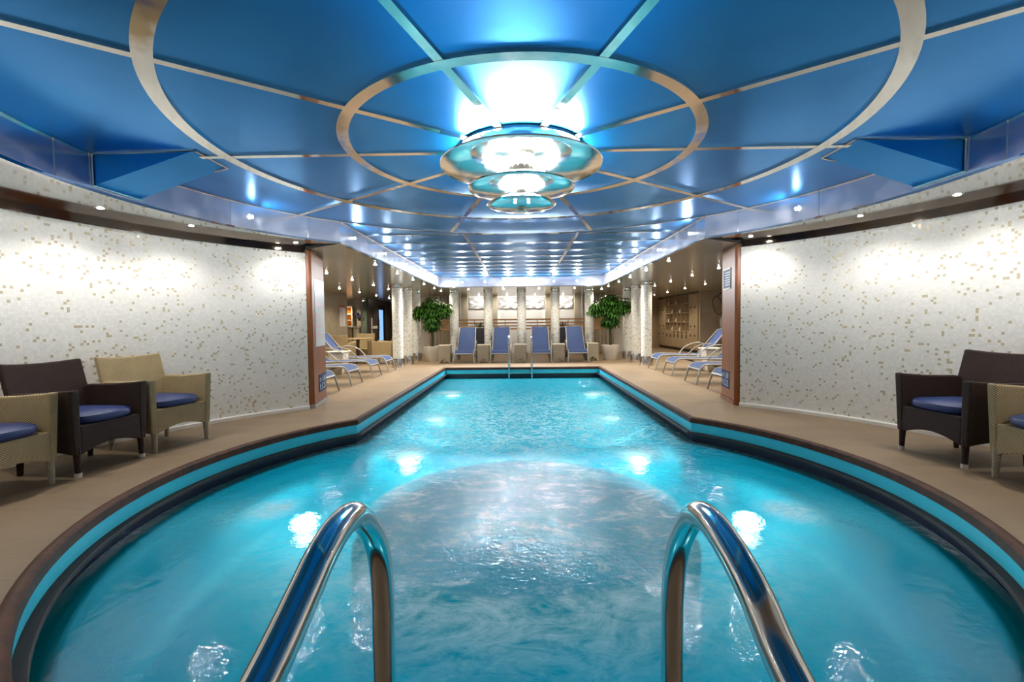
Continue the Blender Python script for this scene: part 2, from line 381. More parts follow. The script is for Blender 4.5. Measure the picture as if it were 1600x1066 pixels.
# ------------------------------------------------------------------ mesh helpers
class MB:
    def __init__(s): s.bm = bmesh.new()
    def face(s, pts):
        vs = [s.bm.verts.new(p) for p in pts]
        s.bm.faces.new(vs); return vs
    def box(s, x0, x1, y0, y1, z0, z1):
        v = [s.bm.verts.new((x, y, z)) for x in (x0, x1) for y in (y0, y1) for z in (z0, z1)]
        for f in ((0,1,3,2),(4,6,7,5),(0,4,5,1),(2,3,7,6),(0,2,6,4),(1,5,7,3)):
            s.bm.faces.new([v[i] for i in f])
        return v
    def hexa(s, pts):
        """8 points: bottom four, top four (same order)"""
        v = [s.bm.verts.new(p) for p in pts]
        for f in ((3,2,1,0),(4,5,6,7),(0,1,5,4),(1,2,6,5),(2,3,7,6),(3,0,4,7)):
            s.bm.faces.new([v[i] for i in f])
    def prism(s, poly, fn, a, b):
        """poly of 2D points, fn(u,v,t)->3D, extruded from t=a to b"""
        A = [s.bm.verts.new(fn(u, v, a)) for u, v in poly]
        B = [s.bm.verts.new(fn(u, v, b)) for u, v in poly]
        n = len(poly)
        s.bm.faces.new(A[::-1]); s.bm.faces.new(B)
        for i in range(n):
            s.bm.faces.new((A[i], A[(i+1) % n], B[(i+1) % n], B[i]))
    def lathe(s, prof, c=(0, 0, 0), seg=32, a0=0, a1=2*PI):
        full = abs(a1-a0-2*PI) < 1e-6
        rings = []
        for r, z in prof:
            if r < 1e-6: rings.append([s.bm.verts.new((c[0], c[1], c[2]+z))]*(seg if full else seg+1)); continue
            rings.append([s.bm.verts.new((c[0]+r*math.cos(a0+(a1-a0)*i/seg), c[1]+r*math.sin(a0+(a1-a0)*i/seg), c[2]+z)) for i in range(seg if full else seg+1)])
        for A, B in zip(rings, rings[1:]):
            m = seg
            for i in range(m):
                j = (i+1) % len(A)
                q = [A[i], A[j], B[j], B[i]]
                u = []
                for x in q:
                    if x not in u: u.append(x)
                if len(u) > 2: s.bm.faces.new(u)
    def tube(s, pts, r, seg=10, sub=0, cap=True, flat=1.0):
        P = [Vector(p) for p in pts]
        if sub:
            Q = []
            n = len(P)
            for i in range(n-1):
                p0, p1, p2, p3 = P[max(i-1, 0)], P[i], P[i+1], P[min(i+2, n-1)]
                for k in range(sub):
                    t = k/sub
                    Q.append(0.5*((2*p1)+(-p0+p2)*t+(2*p0-5*p1+4*p2-p3)*t*t+(-p0+3*p1-3*p2+p3)*t**3))
            Q.append(P[-1]); P = Q
        rr = r if isinstance(r, (list, tuple)) else [r]*len(P)
        if len(rr) != len(P): rr = [rr[0]+(rr[-1]-rr[0])*i/(len(P)-1) for i in range(len(P))]
        T = [(P[min(i+1, len(P)-1)]-P[max(i-1, 0)]).normalized() for i in range(len(P))]
        up = Vector((0, 0, 1)) if abs(T[0].z) < 0.9 else Vector((1, 0, 0))
        N = (up - T[0]*up.dot(T[0])).normalized()
        rings = []
        for i, p in enumerate(P):
            N = (N - T[i]*N.dot(T[i])).normalized()
            B = T[i].cross(N)
            rings.append([s.bm.verts.new(p + (N*math.cos(2*PI*k/seg) + B*math.sin(2*PI*k/seg)*flat)*rr[i]) for k in range(seg)])
        for A, C in zip(rings, rings[1:]):
            for k in range(seg):
                s.bm.faces.new((A[k], A[(k+1) % seg], C[(k+1) % seg], C[k]))
        if cap: s.bm.faces.new(rings[0][::-1]); s.bm.faces.new(rings[-1])
    def sphere(s, c, r, seg=12, sz=1.0):
        n = seg//2
        s.lathe([(r*math.sin(PI*i/n), -r*sz*math.cos(PI*i/n)) for i in range(n+1)], c, seg)
    def loops(s, loops, closed=True):
        R = [[s.bm.verts.new(p) for p in L] for L in loops]
        for A, B in zip(R, R[1:]):
            n = len(A)
            for i in range(n if closed else n-1):
                s.bm.faces.new((A[i], A[(i+1) % n], B[(i+1) % n], B[i]))
    def fill(s, loops, z):
        es = []
        for L in loops:
            vs = [s.bm.verts.new((p[0], p[1], z)) for p in L]
            for i in range(len(vs)): es.append(s.bm.edges.new((vs[i], vs[(i+1) % len(vs)])))
        bmesh.ops.triangle_fill(s.bm, use_beauty=True, use_dissolve=False, edges=es)
    def build(s, name, mat, parent=None, smooth=False, bevel=0, bseg=2, recalc=True, loc=None, sub=0):
        if recalc: bmesh.ops.recalc_face_normals(s.bm, faces=s.bm.faces[:])
        me = bpy.data.meshes.new(name)
        if loc is not None:
            for v in s.bm.verts: v.co -= Vector(loc)
        s.bm.to_mesh(me); s.bm.free()
        o = bpy.data.objects.new(name, me); COL.objects.link(o)
        if isinstance(mat, (list, tuple)):
            for q in mat: me.materials.append(q)
        else: me.materials.append(mat)
        if loc is not None: o.location = loc
        if smooth:
            me.polygons.foreach_set('use_smooth', [True]*len(me.polygons))
            me.set_sharp_from_angle(angle=math.radians(40))
        if bevel:
            b = o.modifiers.new('bevel', 'BEVEL'); b.width = bevel; b.segments = bseg; b.limit_method = 'ANGLE'; b.angle_limit = 0.6
        if sub:
            b = o.modifiers.new('sub', 'SUBSURF'); b.levels = sub; b.render_levels = sub
        if parent is not None: o.parent = parent
        return o

def tag(o, label, cat=None, group=None, kind=None):
    if label: o['label'] = label
    if cat: o['category'] = cat
    if group: o['group'] = group
    if kind: o['kind'] = kind
    return o
def empty(name, loc=(0, 0, 0), rz=0.0):
    o = bpy.data.objects.new(name, None); COL.objects.link(o)
    o.location = loc; o.rotation_euler = (0, 0, rz); o.empty_display_size = 0.1
    return o
def struct(o, label=None, cat='structure'):
    o['kind'] = 'structure'
    if label: o['label'] = label; o['category'] = cat
    return o
KIDS = {}
def kids(o): return [c for c in bpy.data.objects if c.parent == o]
def copy_tree(o, parent=None):
    c = o.copy(); COL.objects.link(c); c.parent = parent
    for ch in kids(o): copy_tree(ch, c)
    return c
def box(name, mat, *d, parent=None, bevel=0):
    b = MB(); b.box(*d); return b.build(name, mat, parent, bevel=bevel)

def outline(r, wd, yf, d=0.0, n=120):
    r -= d; wd -= d; yf -= d
    a = math.asin(wd/r)
    pts = []
    for i in range(n+1):
        t = a + (2*PI-2*a)*i/n
        pts.append((r*math.sin(t), YC + r*math.cos(t)))
    pts += [(-wd, yf), (wd, yf)]
    return pts
def L3(pts, z): return [(x, y, z) for x, y in pts]

# ================================================================== STRUCTURE
# deck
b = MB()
b.fill([[(-8.2, -1.8), (8.2, -1.8), (8.2, 21.6), (-8.2, 21.6)], outline(RP, WP, YF, 0.0)], 0.0)
struct(b.build('floor', M['deck'], recalc=False), 'brown wood-look deck around the pool', 'floor')
# pool
b = MB()
b.loops([L3(outline(RP, WP, YF, d), z) for d, z in ((0, -0.02), (0, .012), (.008, .018), (.045, .018), (.06, .006), (.062, -.045), (.03, -.05))])
struct(b.build('trim_1', M['cope'], smooth=True), 'dark varnished wood coping round the pool edge', 'coping')
b = MB(); b.loops([L3(outline(RP, WP, YF, .045), z) for z in (-.03, -.152)])
struct(b.build('trim_2', M['blueband']), 'bright blue tile band below the coping', 'tile band')
b = MB(); b.loops([L3(outline(RP, WP, YF, d), z) for d, z in ((.03, -.150), (.095, -.150), (.10, -.155), (.10, -.172), (.03, -.178))])
struct(b.build('trim_3', M['darklip']), 'black lip below the blue band of the pool', 'pool lip')
b = MB(); b.loops([L3(outline(RP, WP, YF, d), z) for d, z in ((.03, -.17), (.03, -.31), (.13, -.31))])
struct(b.build('trim_4', M['navy']), 'dark navy overflow gutter under the pool lip', 'gutter')
b = MB(); b.loops([L3(outline(RP, WP, YF, d), z) for d, z in ((.115, -.34), (.115, -.272), (.15, -.268), (.165, -.285))])
struct(b.build('trim_5', M['rim']), 'pale blue overflow rim at the water line', 'pool rim')
b = MB(); b.loops([L3(outline(RP, WP, YF, d), z) for d, z in ((.16, -.28), (.16, ZPF+.08), (.24, ZPF))])
b.fill([outline(RP, WP, YF, .24)], ZPF)
struct(b.build('pool_basin', M['basin'], recalc=False), 'turquoise pool basin under the water', 'pool')
# raised round tub wall under water
b = MB()
b.lathe([(1.24, ZPF), (1.24, -.62), (1.22, -.58), (1.15, -.58), (1.12, -.62), (1.12, -1.15), (.95, -1.2), (0, -1.2)], (0, 3.46, 0), 72)
struct(b.build('pool_tub', M['tub'], smooth=True), 'round submerged bubbling tub in the near half of the pool', 'pool')
b = MB(); b.fill([outline(RP, WP, YF, .035)], ZWATER)
o = b.build('pool_water', M['water'], recalc=False)
bmd = o.data
for pl in bmd.polygons:
    if pl.normal.z < 0: pl.flip()
tag(o, 'turquoise rippled bubbling water filling the pool', 'water', kind='stuff')

# curved mosaic wall
A0 = math.radians(42.9)
def arc(R, cy, a0, n=96):
    return [(R*math.sin(a0+(2*PI-2*a0)*i/n), cy+R*math.cos(a0+(2*PI-2*a0)*i/n)) for i in range(n+1)]
def side_arc(R, cy, a0, side, n=60):
    return [(side*R*math.sin(a0+(PI-a0)*i/n), cy+R*math.cos(a0+(PI-a0)*i/n)) for i in range(n+1)]
for side, nm in ((-1, 'left'), (1, 'right')):
    b = MB(); b.loops([L3(side_arc(r, YW, A0, side), z) for r, z in ((RW+.12, 0), (RW, 0), (RW, ZWT+.02), (RW+.12, ZWT+.02))], closed=False)
    struct(b.build('wall_'+nm, M['mosaic'], loc=(0, YW, 0)), f'curved white and gold mosaic wall on the {nm}', 'wall')
    b = MB(); b.loops([L3(side_arc(r, YW, A0, side), z) for r, z in ((RW, 2.095), (RW-.012, 2.095), (RW-.012, 2.10), (RW-.012, ZWT))], closed=False)
    struct(b.build('trim_mirror_'+nm, M['mirror'], smooth=True), f'mirror-polished strip along the top of the {nm} mosaic wall', 'trim')
    b = MB(); b.loops([L3(side_arc(r, YW, A0, side), z) for r, z in ((RW-.03, 0), (RW-.03, .035), (RW-.02, .045), (RW, .045))], closed=False)
    struct(b.build('baseboard_'+nm, M['wallwhite']), f'low white kerb at the foot of the {nm} mosaic wall', 'baseboard')

# raised blue ceiling, fascia, soffits
ceil_out = outline(RCE, WCE, YCE)
b = MB(); b.fill([outline(RCE+.02, WCE+.02, YCE+.02)], ZC)
struct(b.build('ceiling', M['ceil'], recalc=False), 'raised glossy blue panelled ceiling', 'ceiling')
b = MB(); b.loops([L3(ceil_out, z) for z in (ZC, ZS)])
struct(b.build('ceiling_fascia', M['fascia'], smooth=True), 'brushed metal fascia around the raised blue ceiling', 'fascia')
b = MB(); b.loops([L3(outline(RCE, WCE, YCE, d), z) for d, z in ((.0, ZS+.018), (.012, ZS+.018), (.012, ZS-.004), (-.02, ZS-.004))])
struct(b.build('trim_6', M['chrome']), 'thin chrome edge along the foot of the fascia', 'trim')
b = MB(); b.loops([L3(outline(RCE, WCE, YCE, d), z) for d, z in ((.0, ZC-.012), (.022, ZC-.012), (.022, ZC)) ])
struct(b.build('trim_7', M['strip']), 'thin chrome edge along the top of the fascia', 'trim')
# soffit of the round part
a1 = math.asin(WCE/RCE)
inn = arc(RCE, YC, a1); outr = arc(RW, YW, A0)
b = MB(); b.loops([L3(inn, ZS), L3(outr, ZWT)], closed=False)
struct(b.build('ceiling_soffit', M['soffit'], smooth=True), 'polished metal soffit above the curved deck', 'ceiling')
# lower flat ceiling of the far part
hole = [(-WCE, YC+RCE*math.cos(a1)), (-WCE, YCE), (WCE, YCE), (WCE, YC+RCE*math.cos(a1))]
yj = YC+RCE*math.cos(a1)
b = MB()
oL, oR = outr[-1], outr[0]
b.fill([[(-WCE, yj), (-WCE, YCE), (WCE, YCE), (WCE, yj), (oR[0], oR[1]), (8.2, oR[1]), (8.2, 21.6), (-8.2, 21.6), (-8.2, oL[1]), (oL[0], oL[1])]], ZS)
struct(b.build('ceiling_lower', M['lowceil'], recalc=False), 'lower satin metal ceiling over the far deck', 'ceiling')

# chrome strips on the blue ceiling
def ring_strip(r, wd, full=True):
    b = MB(); z0, z1 = ZC-.016, ZC+.002
    b.lathe([(r-wd, z1), (r-wd, z0), (r, z0), (r, z1)], (0, YC, 0), 128)
    return b
struct(ring_strip(1.296, .075).build('trim_8', M['strip'], smooth=True), 'inner chrome ring on the blue ceiling round the chandelier', 'trim')
struct(ring_strip(2.27, .085).build('trim_9', M['strip'], smooth=True), 'large chrome ring on the blue ceiling', 'trim')
b = MB()
for sgn in (1,):
    n = 40; pi, po = [], []
    for i in range(n+1):
        t = -a1 + 2*a1*i/n
        pi.append(((RCE-.03)*math.sin(t), YC+(RCE-.03)*math.cos(t))); po.append((RCE*math.sin(t), YC+RCE*math.cos(t)))
    b.loops([L3(pi, ZC), L3(pi, ZC-.014), L3(po, ZC-.014), L3(po, ZC)], closed=False)
struct(b.build('trim_10', M['strip'], smooth=True), 'chrome arc where the round ceiling meets the long ceiling', 'trim')
def bar(b, p, q, wd, z=ZC, t=.014):
    p, q = Vector((*p, 0)), Vector((*q, 0)); d = (q-p).normalized(); nrm = Vector((-d.y, d.x, 0))*wd/2
    b.hexa([(*(p-nrm).xy, z-t), (*(q-nrm).xy, z-t), (*(q+nrm).xy, z-t), (*(p+nrm).xy, z-t), (*(p-nrm).xy, z+.001), (*(q-nrm).xy, z+.001), (*(q+nrm).xy, z+.001), (*(p+nrm).xy, z+.001)])
k = 11
for deg in range(18, 360, 36):
    b = MB(); t = math.radians(deg)
    bar(b, (.40*math.sin(t), YC+.40*math.cos(t)), ((RCE-.01)*math.sin(t), YC+(RCE-.01)*math.cos(t)), .05)
    struct(b.build(f'trim_{k}', M['strip']), 'radial chrome strip on the blue ceiling', 'trim'); k += 1
for i, y in enumerate((6.74, 7.42, 8.21, 8.95, 9.60, 10.23, 10.84, 11.5, 12.2, 12.75)):
    b = MB(); bar(b, (-WCE+.01, y), (WCE-.01, y), .045)
    struct(b.build(f'trim_{k}', M['strip']), 'cross chrome strip on the long ceiling', 'trim'); k += 1
for x in (-.82, .82):
    b = MB(); bar(b, (x, 6.62), (x, YCE-.01), .04, t=.010)
    struct(b.build(f'trim_{k}', M['strip']), 'lengthwise chrome strip on the long ceiling', 'trim'); k += 1
# fascia panel seams
b = MB()
for deg in (52, 68, 97, 118, 140):
    for sgn in (-1, 1):
        t = math.radians(deg)*sgn
        x, y = (RCE-.001)*math.sin(t), YC+(RCE-.001)*math.cos(t)
        b.tube([(x, y, ZS), (x, y, ZC-.01)], .004, 6)
struct(b.build(f'trim_{k}', M['chrome']), 'thin vertical seams of the fascia panels', 'trim'); k += 1

# blue sloped wedges under the ceiling
for side, nm in ((-1, 'left'), (1, 'right')):
    e = empty('ceiling_wedge', (side*2.8, 3.6, ZC))
    tag(e, f'blue sloped wedge panel hanging from the ceiling edge on the {nm}', 'ceiling panel', 'blue wedges at the ceiling edge')
    def P(x, y, z): return (side*(x-2.8), y-3.6, z-ZC)
    b = MB()
    b.hexa([P(2.39, 3.42, ZC-.002), P(2.39, 3.80, ZC-.002), P(3.19, 3.86, 2.19), P(3.19, 3.46, 2.19),
            P(2.40, 3.42, ZC), P(2.40, 3.80, ZC), P(3.19, 3.86, ZC), P(3.19, 3.46, ZC)])
    b.build('panel', M['ceil'], e)
    b = MB(); b.tube([P(2.39, 3.42, ZC-.006), P(2.39, 3.80, ZC-.006), P(2.50, 3.80, ZC-.03)], .010, 6)
    b.tube([P(3.19, 3.45, ZC), P(3.19, 3.45, 2.19), P(3.17, 3.87, 2.19)], .007, 6)
    b.tube([P(2.39, 3.415, ZC-.004), P(3.19, 3.45, ZC-.004)], .008, 6)
    b.build('chrome_edge', M['strip'], e)

# partitions with mahogany end posts
for side, nm in ((-1, 'left'), (1, 'right')):
    s = side
    b = MB(); b.box(*sorted((s*3.085, s*8.2)), 6.36, 6.92, 0, ZWT)
    struct(b.build('wall_partition_'+nm, M['wallwhite']), f'partition behind the {nm} mosaic wall', 'wall')
    e = empty('wooden_post', (s*2.92, 6.57, 0))
    tag(e, f'tall varnished mahogany end post beside the {nm} mosaic wall', 'post', 'mahogany posts')
    b = MB()
    prof = [(-.04, -.355), (.03, -.355), (.065, -.33), (.078, -.29), (-.036, .36), (-.05, .38), (-.16, .38), (-.10, -.25)]
    b.prism(prof, lambda u, v, t: (-s*u, v, t), .05, ZS)
    b.build('panel', M['wood'], e, bevel=.006)
    b = MB(); b.prism([(-.04, -.365), (.035, -.365), (.075, -.34), (.09, -.295), (-.026, .39), (-.16, .39), (-.10, -.25)], lambda u, v, t: (-s*u, v, t), 0, .05)
    b.build('foot', M['wood'] if s > 0 else M['frame'], e)
    b = MB(); b.tube([(-s*.032, -.358, .05), (-s*.032, -.358, ZS)], .006, 6)
    b.build('groove_bead', M['black'], e)

def text_obj(body, size, mat, parent, loc, rot, name='lettering', ext=.0008):
    cu = bpy.data.curves.new(name, 'FONT'); cu.body = body; cu.size = size; cu.extrude = ext
    cu.align_x = 'CENTER'; cu.align_y = 'CENTER'
    t_ = bpy.data.objects.new(name, cu); COL.objects.link(t_)
    me = bpy.data.meshes.new_from_object(t_); bpy.data.objects.remove(t_); me.name = name
    o = bpy.data.objects.new(name, me); COL.objects.link(o); o.data.materials.clear(); o.data.materials.append(mat)
    o.parent = parent; o.location = loc; o.rotation_euler = rot
    return o
for side, nm in ((-1, 'left'), (1, 'right')):
    xs = side*(2.92-.078+.43*.175+.002)
    rot = (PI/2, 0, PI/2 if side < 0 else -PI/2)
    sy = .14
    e = empty('depth_sign', (xs, 6.57+sy, .30), -side*.1732)
    tag(e, f'small navy pool depth sign low on the {nm} wooden post', 'sign', 'pool depth signs')
    box('plate', M['signblue'], *sorted((0, -side*.006)), -.21, .21, -.125, .125, parent=e, bevel=.002)
    text_obj('m 1.60', .125, M['signtext'], e, (-side*.0075, 0, .055), rot)
    text_obj('ft 5.25', .125, M['signtext'], e, (-side*.0075, 0, -.055), rot)
# notice on the left post
e = empty('notice_board', (-2.90, 6.60, 1.35), .1732)
tag(e, 'tall white notice sheet with pink text on the left wooden post', 'notice')
box('sheet', M['paper'], 0, .006, -.20, .32, -.52, .42, parent=e)
for i, z in enumerate((.18, .04, -.12, -.26, -.40)):
    b = MB()
    for q in range(3):
        b.box(.006, .0075, -.16, .05+.05*((q+i) % 3), z+q*.028, z+q*.028+.014)
    b.build('text_block', M['pinkink'], e)
# plaque on the right post
e = empty('plaque', (2.90, 6.60, 1.72), -.1732)
tag(e, 'small dark blue framed plaque high on the right wooden post', 'plaque')
box('panel', M['signblue'], -.010, 0, -.13, .21, -.13, .13, parent=e)
b = MB(); b.box(-.014, 0, -.14, .22, .13, .145); b.box(-.014, 0, -.14, .22, -.145, -.13); b.box(-.014, 0, -.14, -.13, -.13, .13); b.box(-.014, 0, .21, .22, -.13, .13)
b.build('frame', M['frame'], e)
b = MB()
for q in range(6): b.box(-.0115, -.009, -.09, .13+.02*(q % 3), -.09+q*.034, -.09+q*.034+.012)
b.build('text_block', M['signtext'], e)

# ------------------------------------------------------------------ far room walls
def wall(nm, mat, *d, label=None):
    return struct(box('wall_'+nm, mat, *d), label or f'{nm.replace("_", " ")} wall', 'wall')
wall('side_left', M['wallbeige'], -6.15, -6.05, 6.9, 16.1, 0, ZS, label='beige panelled side wall on the left beyond the partition')
wall('side_right', M['wallbeige'], 8.1, 8.2, 6.9, 16.1, 0, ZS, label='beige side wall on the far right')
wall('cable', M['wallbeige'], 6.14, 8.2, 16.1, 16.22, 0, ZS, label='beige wall beside the lockers facing the pool')
wall('locker', M['wallbeige'], 6.58, 6.7, 16.2, 21.5, 0, ZS, label='wall behind the lockers')
wall('far_right', M['ash'], 4.3, 6.6, 21.0, 21.15, 0, ZS, label='pale wood wall left of the lockers at the end')
wall('far_left', M['walldark'], -6.2, -4.3, 21.3, 21.45, 0, ZS, label='dark wall at the far left end')
for s, nm in ((-1, 'return_left'), (1, 'return_right')):
    wall(nm, M['wallbeige'], *sorted((s*4.2, s*4.3)), 17.5, 21.4, 0, ZS)
# wood skirting by lockers
# left dark wall with opening to the bar
wall('dark_left', M['walldark'], -6.05, -5.95, 18.1, 19.2, 0, ZS, label='dark panelled wall beside the glass door')
wall('dark_end', M['walldark'], -6.05, -5.95, 20.4, 21.4, 0, ZS, label='dark wall past the blue-lit door')
wall('dark_head', M['walldark'], -6.05, -5.95, 19.2, 20.4, 1.95, ZS, label='dark strip above the blue-lit door')
e = struct(empty('window_1', (-6.0, 17.75, 0)), 'green tinted glass panel beside the bar opening', 'window')
box('pane', M['glass'], -.012, .012, -.30, .30, .02, ZS-.02, parent=e)
box('window_frame', M['walldark'], -.04, .04, .30, .36, 0, ZS, parent=e)
box('window_frame', M['frame'], -.03, .03, -.34, -.30, 0, ZS, parent=e)
e = struct(empty('door_1', (-6.0, 19.8, 0)), 'dark framed door with a tall blue lit pane', 'door')
box('pane', M['blueglow'], -.01, .01, -.34, .30, .45, 1.75, parent=e)
b = MB(); b.box(-.03, .03, -.60, -.34, 0, 1.95); b.box(-.03, .03, .30, .60, 0, 1.95); b.box(-.03, .03, -.34, .30, 0, .45); b.box(-.03, .03, -.34, .30, 1.75, 1.95)
b.build('door_frame', M['black'], e)
b = MB(); b.tube([(.07, -.45, .85), (.07, -.45, 1.35)], .012, 8); b.build('door_handle', M['chrome'], e)
# bar alcove
wall('bar_far', M['wallbeige'], -8.2, -6.05, 19.0, 19.1, 0, ZS, label='cream back wall of the bar seen through the opening')
wall('bar_side', M['wallbeige'], -8.2, -8.1, 16.1, 19.0, 0, ZS, label='side wall of the bar')
wall('bar_near', M['wallbeige'], -8.2, -6.15, 16.0, 16.1, 0, ZS, label='near wall of the bar')
e = empty('bar_counter', (-6.7, 17.5, 0))
tag(e, 'pale bar counter with cream top in the left opening', 'counter')
box('counter_top', M['cream'], -.75, .62, -.25, .25, 1.02, 1.07, parent=e, bevel=.008)
box('body', M['ash'], -.7, .35, -.2, .2, 0, 1.02, parent=e)
box('leg', M['cream'], .42, .58, -.2, .2, 0, 1.02, parent=e)
e = empty('shelf_unit', (-7.25, 18.85, 0))
tag(e, 'orange backed shelf unit behind the bar counter', 'shelf')
b = MB()
for z in (1.05, 1.30, 1.55, 1.84): b.box(-.4, .4, -.12, .14, z, z+.035)
b.box(.38, .42, -.12, .14, 0, 1.88); b.box(-.42, -.38, -.12, .14, 0, 1.88)
b.build('shelf', M['cream'], e)
box('back_panel', M['orange'], -.4, .4, .11, .14, .2, 1.86, parent=e)
for i, (x, z, wd) in enumerate(((-6.72, 1.58, .10), (-6.64, 1.47, .20))):
    o = box('storage_box', M['navybox'], -wd/2, wd/2, -.06, .06, -.05, .05, bevel=.004)
    o.location = (x, 18.93, z)
    tag(o, ('small dark navy box higher on the cream bar wall' if i == 0 else 'long dark navy box lower on the cream bar wall'), 'box', 'boxes on the bar wall')

# central back wall, pilasters, silver panels
wall('back', M['wallwhite'], -4.3, 4.3, 17.5, 17.6, 0, ZS, label='white back wall behind the rails')
px_l = [-3.05, -2.06, -.98, 1.0, 2.05, 3.0]
for i, x in enumerate(px_l):
    o = box('pilaster', M['pilaster'], -.12, .12, -.12, .12, 0, ZS-.001)
    o.location = (x, 17.0, 0)
    tag(o, ['cream square pilaster at the far left behind the potted tree', 'cream square pilaster behind the rails left of the leftmost front column gap', 'cream square pilaster behind the rails just left of the middle',
            'cream square pilaster behind the rails just right of the middle', 'cream square pilaster behind the rails near the right potted tree', 'cream square pilaster at the far right behind the potted tree'][i], 'pilaster', 'cream pilasters behind the rails')
def ripple_panel(x0, x1, z0, z1):
    b = MB(); nx, nz = 36, 16
    R = []
    for j in range(nz+1):
        row = []
        for i in range(nx+1):
            x = x0+(x1-x0)*i/nx; z = z0+(z1-z0)*j/nz
            row.append(b.bm.verts.new((x, .014*math.sin(x*19+3*math.sin(z*13))+.012*math.sin(z*31+2*math.sin(x*11)), z)))
        R.append(row)
    for j in range(nz):
        for i in range(nx): b.bm.faces.new((R[j][i], R[j][i+1], R[j+1][i+1], R[j+1][i]))
    bb = [b.bm.verts.new(p) for p in ((x0, .07, z0), (x1, .07, z0), (x1, .07, z1), (x0, .07, z1))]
    b.bm.faces.new(bb)
    return b
for (xa, xb, lb) in ((-1.93, -1.12, 'left of the inner left pilaster'), (-.84, .0, 'left of the middle'), (.03, .86, 'right of the middle'), (1.14, 1.92, 'right of the inner right pilaster')):
    cx = (xa+xb)/2
    o = ripple_panel(xa-cx, xb-cx, 1.68, 2.10).build('metal_relief', M['silver'], smooth=True)
    o.location = (cx, 17.40, 0)
    tag(o, f'rippled silver relief panel high on the back wall, {lb}', 'wall panel', 'silver relief panels')
# low wall behind loungers and curtains
for s, nm in ((-1, 'left'), (1, 'right')):
    b = MB(); n = 40; F, Bk = [], []
    for i in range(n+1):
        x = -.55+1.1*i/n
        F.append((x, .035*math.sin(i*1.35)))
    b.loops([L3(F, .08), L3(F, 2.12)], closed=False)
    o = b.build('sheer_curtain', M['curtain'], smooth=True); o.location = (s*2.75, 16.6, 0)
    sm = o.modifiers.new('solid', 'SOLIDIFY'); sm.thickness = .008
    tag(o, f'pleated cream curtain behind the {nm} potted tree', 'curtain', 'curtains at the back')

# wooden rails
e = empty('railing', (0, 15.9, 0))
tag(e, 'four-bar varnished wood railing behind the columns', 'railing')
for z in (.935, 1.035, 1.14, 1.25):
    b = MB(); b.box(-2.85, 2.85, -.02, .02, z-.022, z+.022); b.build('rail', M['railwood'], e, bevel=.006)
for x in (-2.8, -1.6, -.55, .55, 1.6, 2.8):
    b = MB(); b.box(x-.015, x+.015, .02, .045, 0, 1.26); b.build('rail_post', M['frame'], e)

# ------------------------------------------------------------------ columns
def column():
    e = empty('mosaic_column')
    b = MB(); b.lathe([(.137, .20), (.137, ZS-.05)], seg=40); b.build('shaft', M['mosaic_col'], e, smooth=True)
    b = MB(); b.lathe([(.137, .24), (.168, .235), (.17, .225), (.17, .0), (0, 0)], seg=40); b.build('steel_base', M['steel'], e, smooth=True)
    b = MB(); b.lathe([(.139, ZS-.075), (.143, ZS-.07), (.143, ZS-.002)], seg=40); b.build('collar', M['steel'], e, smooth=True)
    return e
c0 = column(); first = True
cols = []
for s in (-1, 1):
    nm = 'left' if s < 0 else 'right'
    cols += [(s*3.25, 12.17, f'white mosaic column nearest to the pool on the {nm} side, beside the sun loungers', f'{nm} row of mosaic columns'),
             (s*3.25, 13.25, f'white mosaic column second in the {nm} side row', f'{nm} row of mosaic columns'),
             (s*3.25, 14.35, f'white mosaic column beside the {nm} potted tree, last of the side row', f'{nm} row of mosaic columns')]
for x, l in ((-2.08, 'far left column of the back row, beside the left potted tree'), (-1.02, 'column of the back row between the two left blue loungers'), (.01, 'middle column of the back row behind the pool ladder'),
             (1.05, 'column of the back row between the two right blue loungers'), (2.1, 'far right column of the back row, beside the right potted tree')):
    cols.append((x, 14.45, 'white mosaic '+l, 'back row of mosaic columns'))
for x, y, l, gname in cols:
    o = c0 if first else copy_tree(c0); first = False
    o.location = (x, y, 0); tag(o, l, 'column', gname)

# ------------------------------------------------------------------ chandelier
e = empty('chandelier', (0, YC, ZC))
tag(e, 'large tiered round polished metal chandelier on the blue ceiling over the pool', 'chandelier')
b = MB(); b.lathe([(.40, 0), (.47, -.005), (.47, -.022), (.41, -.028), (.30, -.03), (.30, 0)], seg=64); b.build('ceiling_plate', M['chrome'], e, smooth=True)
def disc(r, z, nm, rim=.012):
    b = MB()
    b.lathe([(0, z+.012), (r*.8, z+.012), (r, z+.006), (r+.004, z), (r, z-.006), (r*.93, z-.014), (r*.6, z-.024), (0, z-.026)], seg=96)
    b.build(nm, M['lampdisc'], e, smooth=True)
disc(.60, -.118, 'disc'); disc(.395, -.282, 'disc'); disc(.255, -.405, 'disc')
def lampring(R, z, r):
    b = MB(); b.lathe([(R+r*math.cos(2*PI*i/10), z+r*math.sin(2*PI*i/10)) for i in range(11)], seg=64)
    b.build('lamp_ring', M['glow'], e, smooth=True)
lampring(.43, -.075, .017); lampring(.27, -.245, .016); lampring(.16, -.375, .013)
b = MB(); b.lathe([(.10, -.02), (.10, -.27)], seg=32); b.lathe([(.038, -.27), (.038, -.395)], seg=24); b.build('stem', M['chrome'], e, smooth=True)
b = MB()
b.lathe([(.0, -.428), (.03, -.43), (.035, -.44), (.03, -.452), (0, -.456)], seg=24)
for i in range(16): b.sphere((.045*math.cos(i*PI/8), .045*math.sin(i*PI/8), -.435), .006, 8)
b.build('finial', M['chrome'], e, smooth=True)
for dx in (-.045, .05):
    b = MB(); b.sphere((dx, -.2, -.436), .009, 10); b.build('bulb', M['bulb'], e)
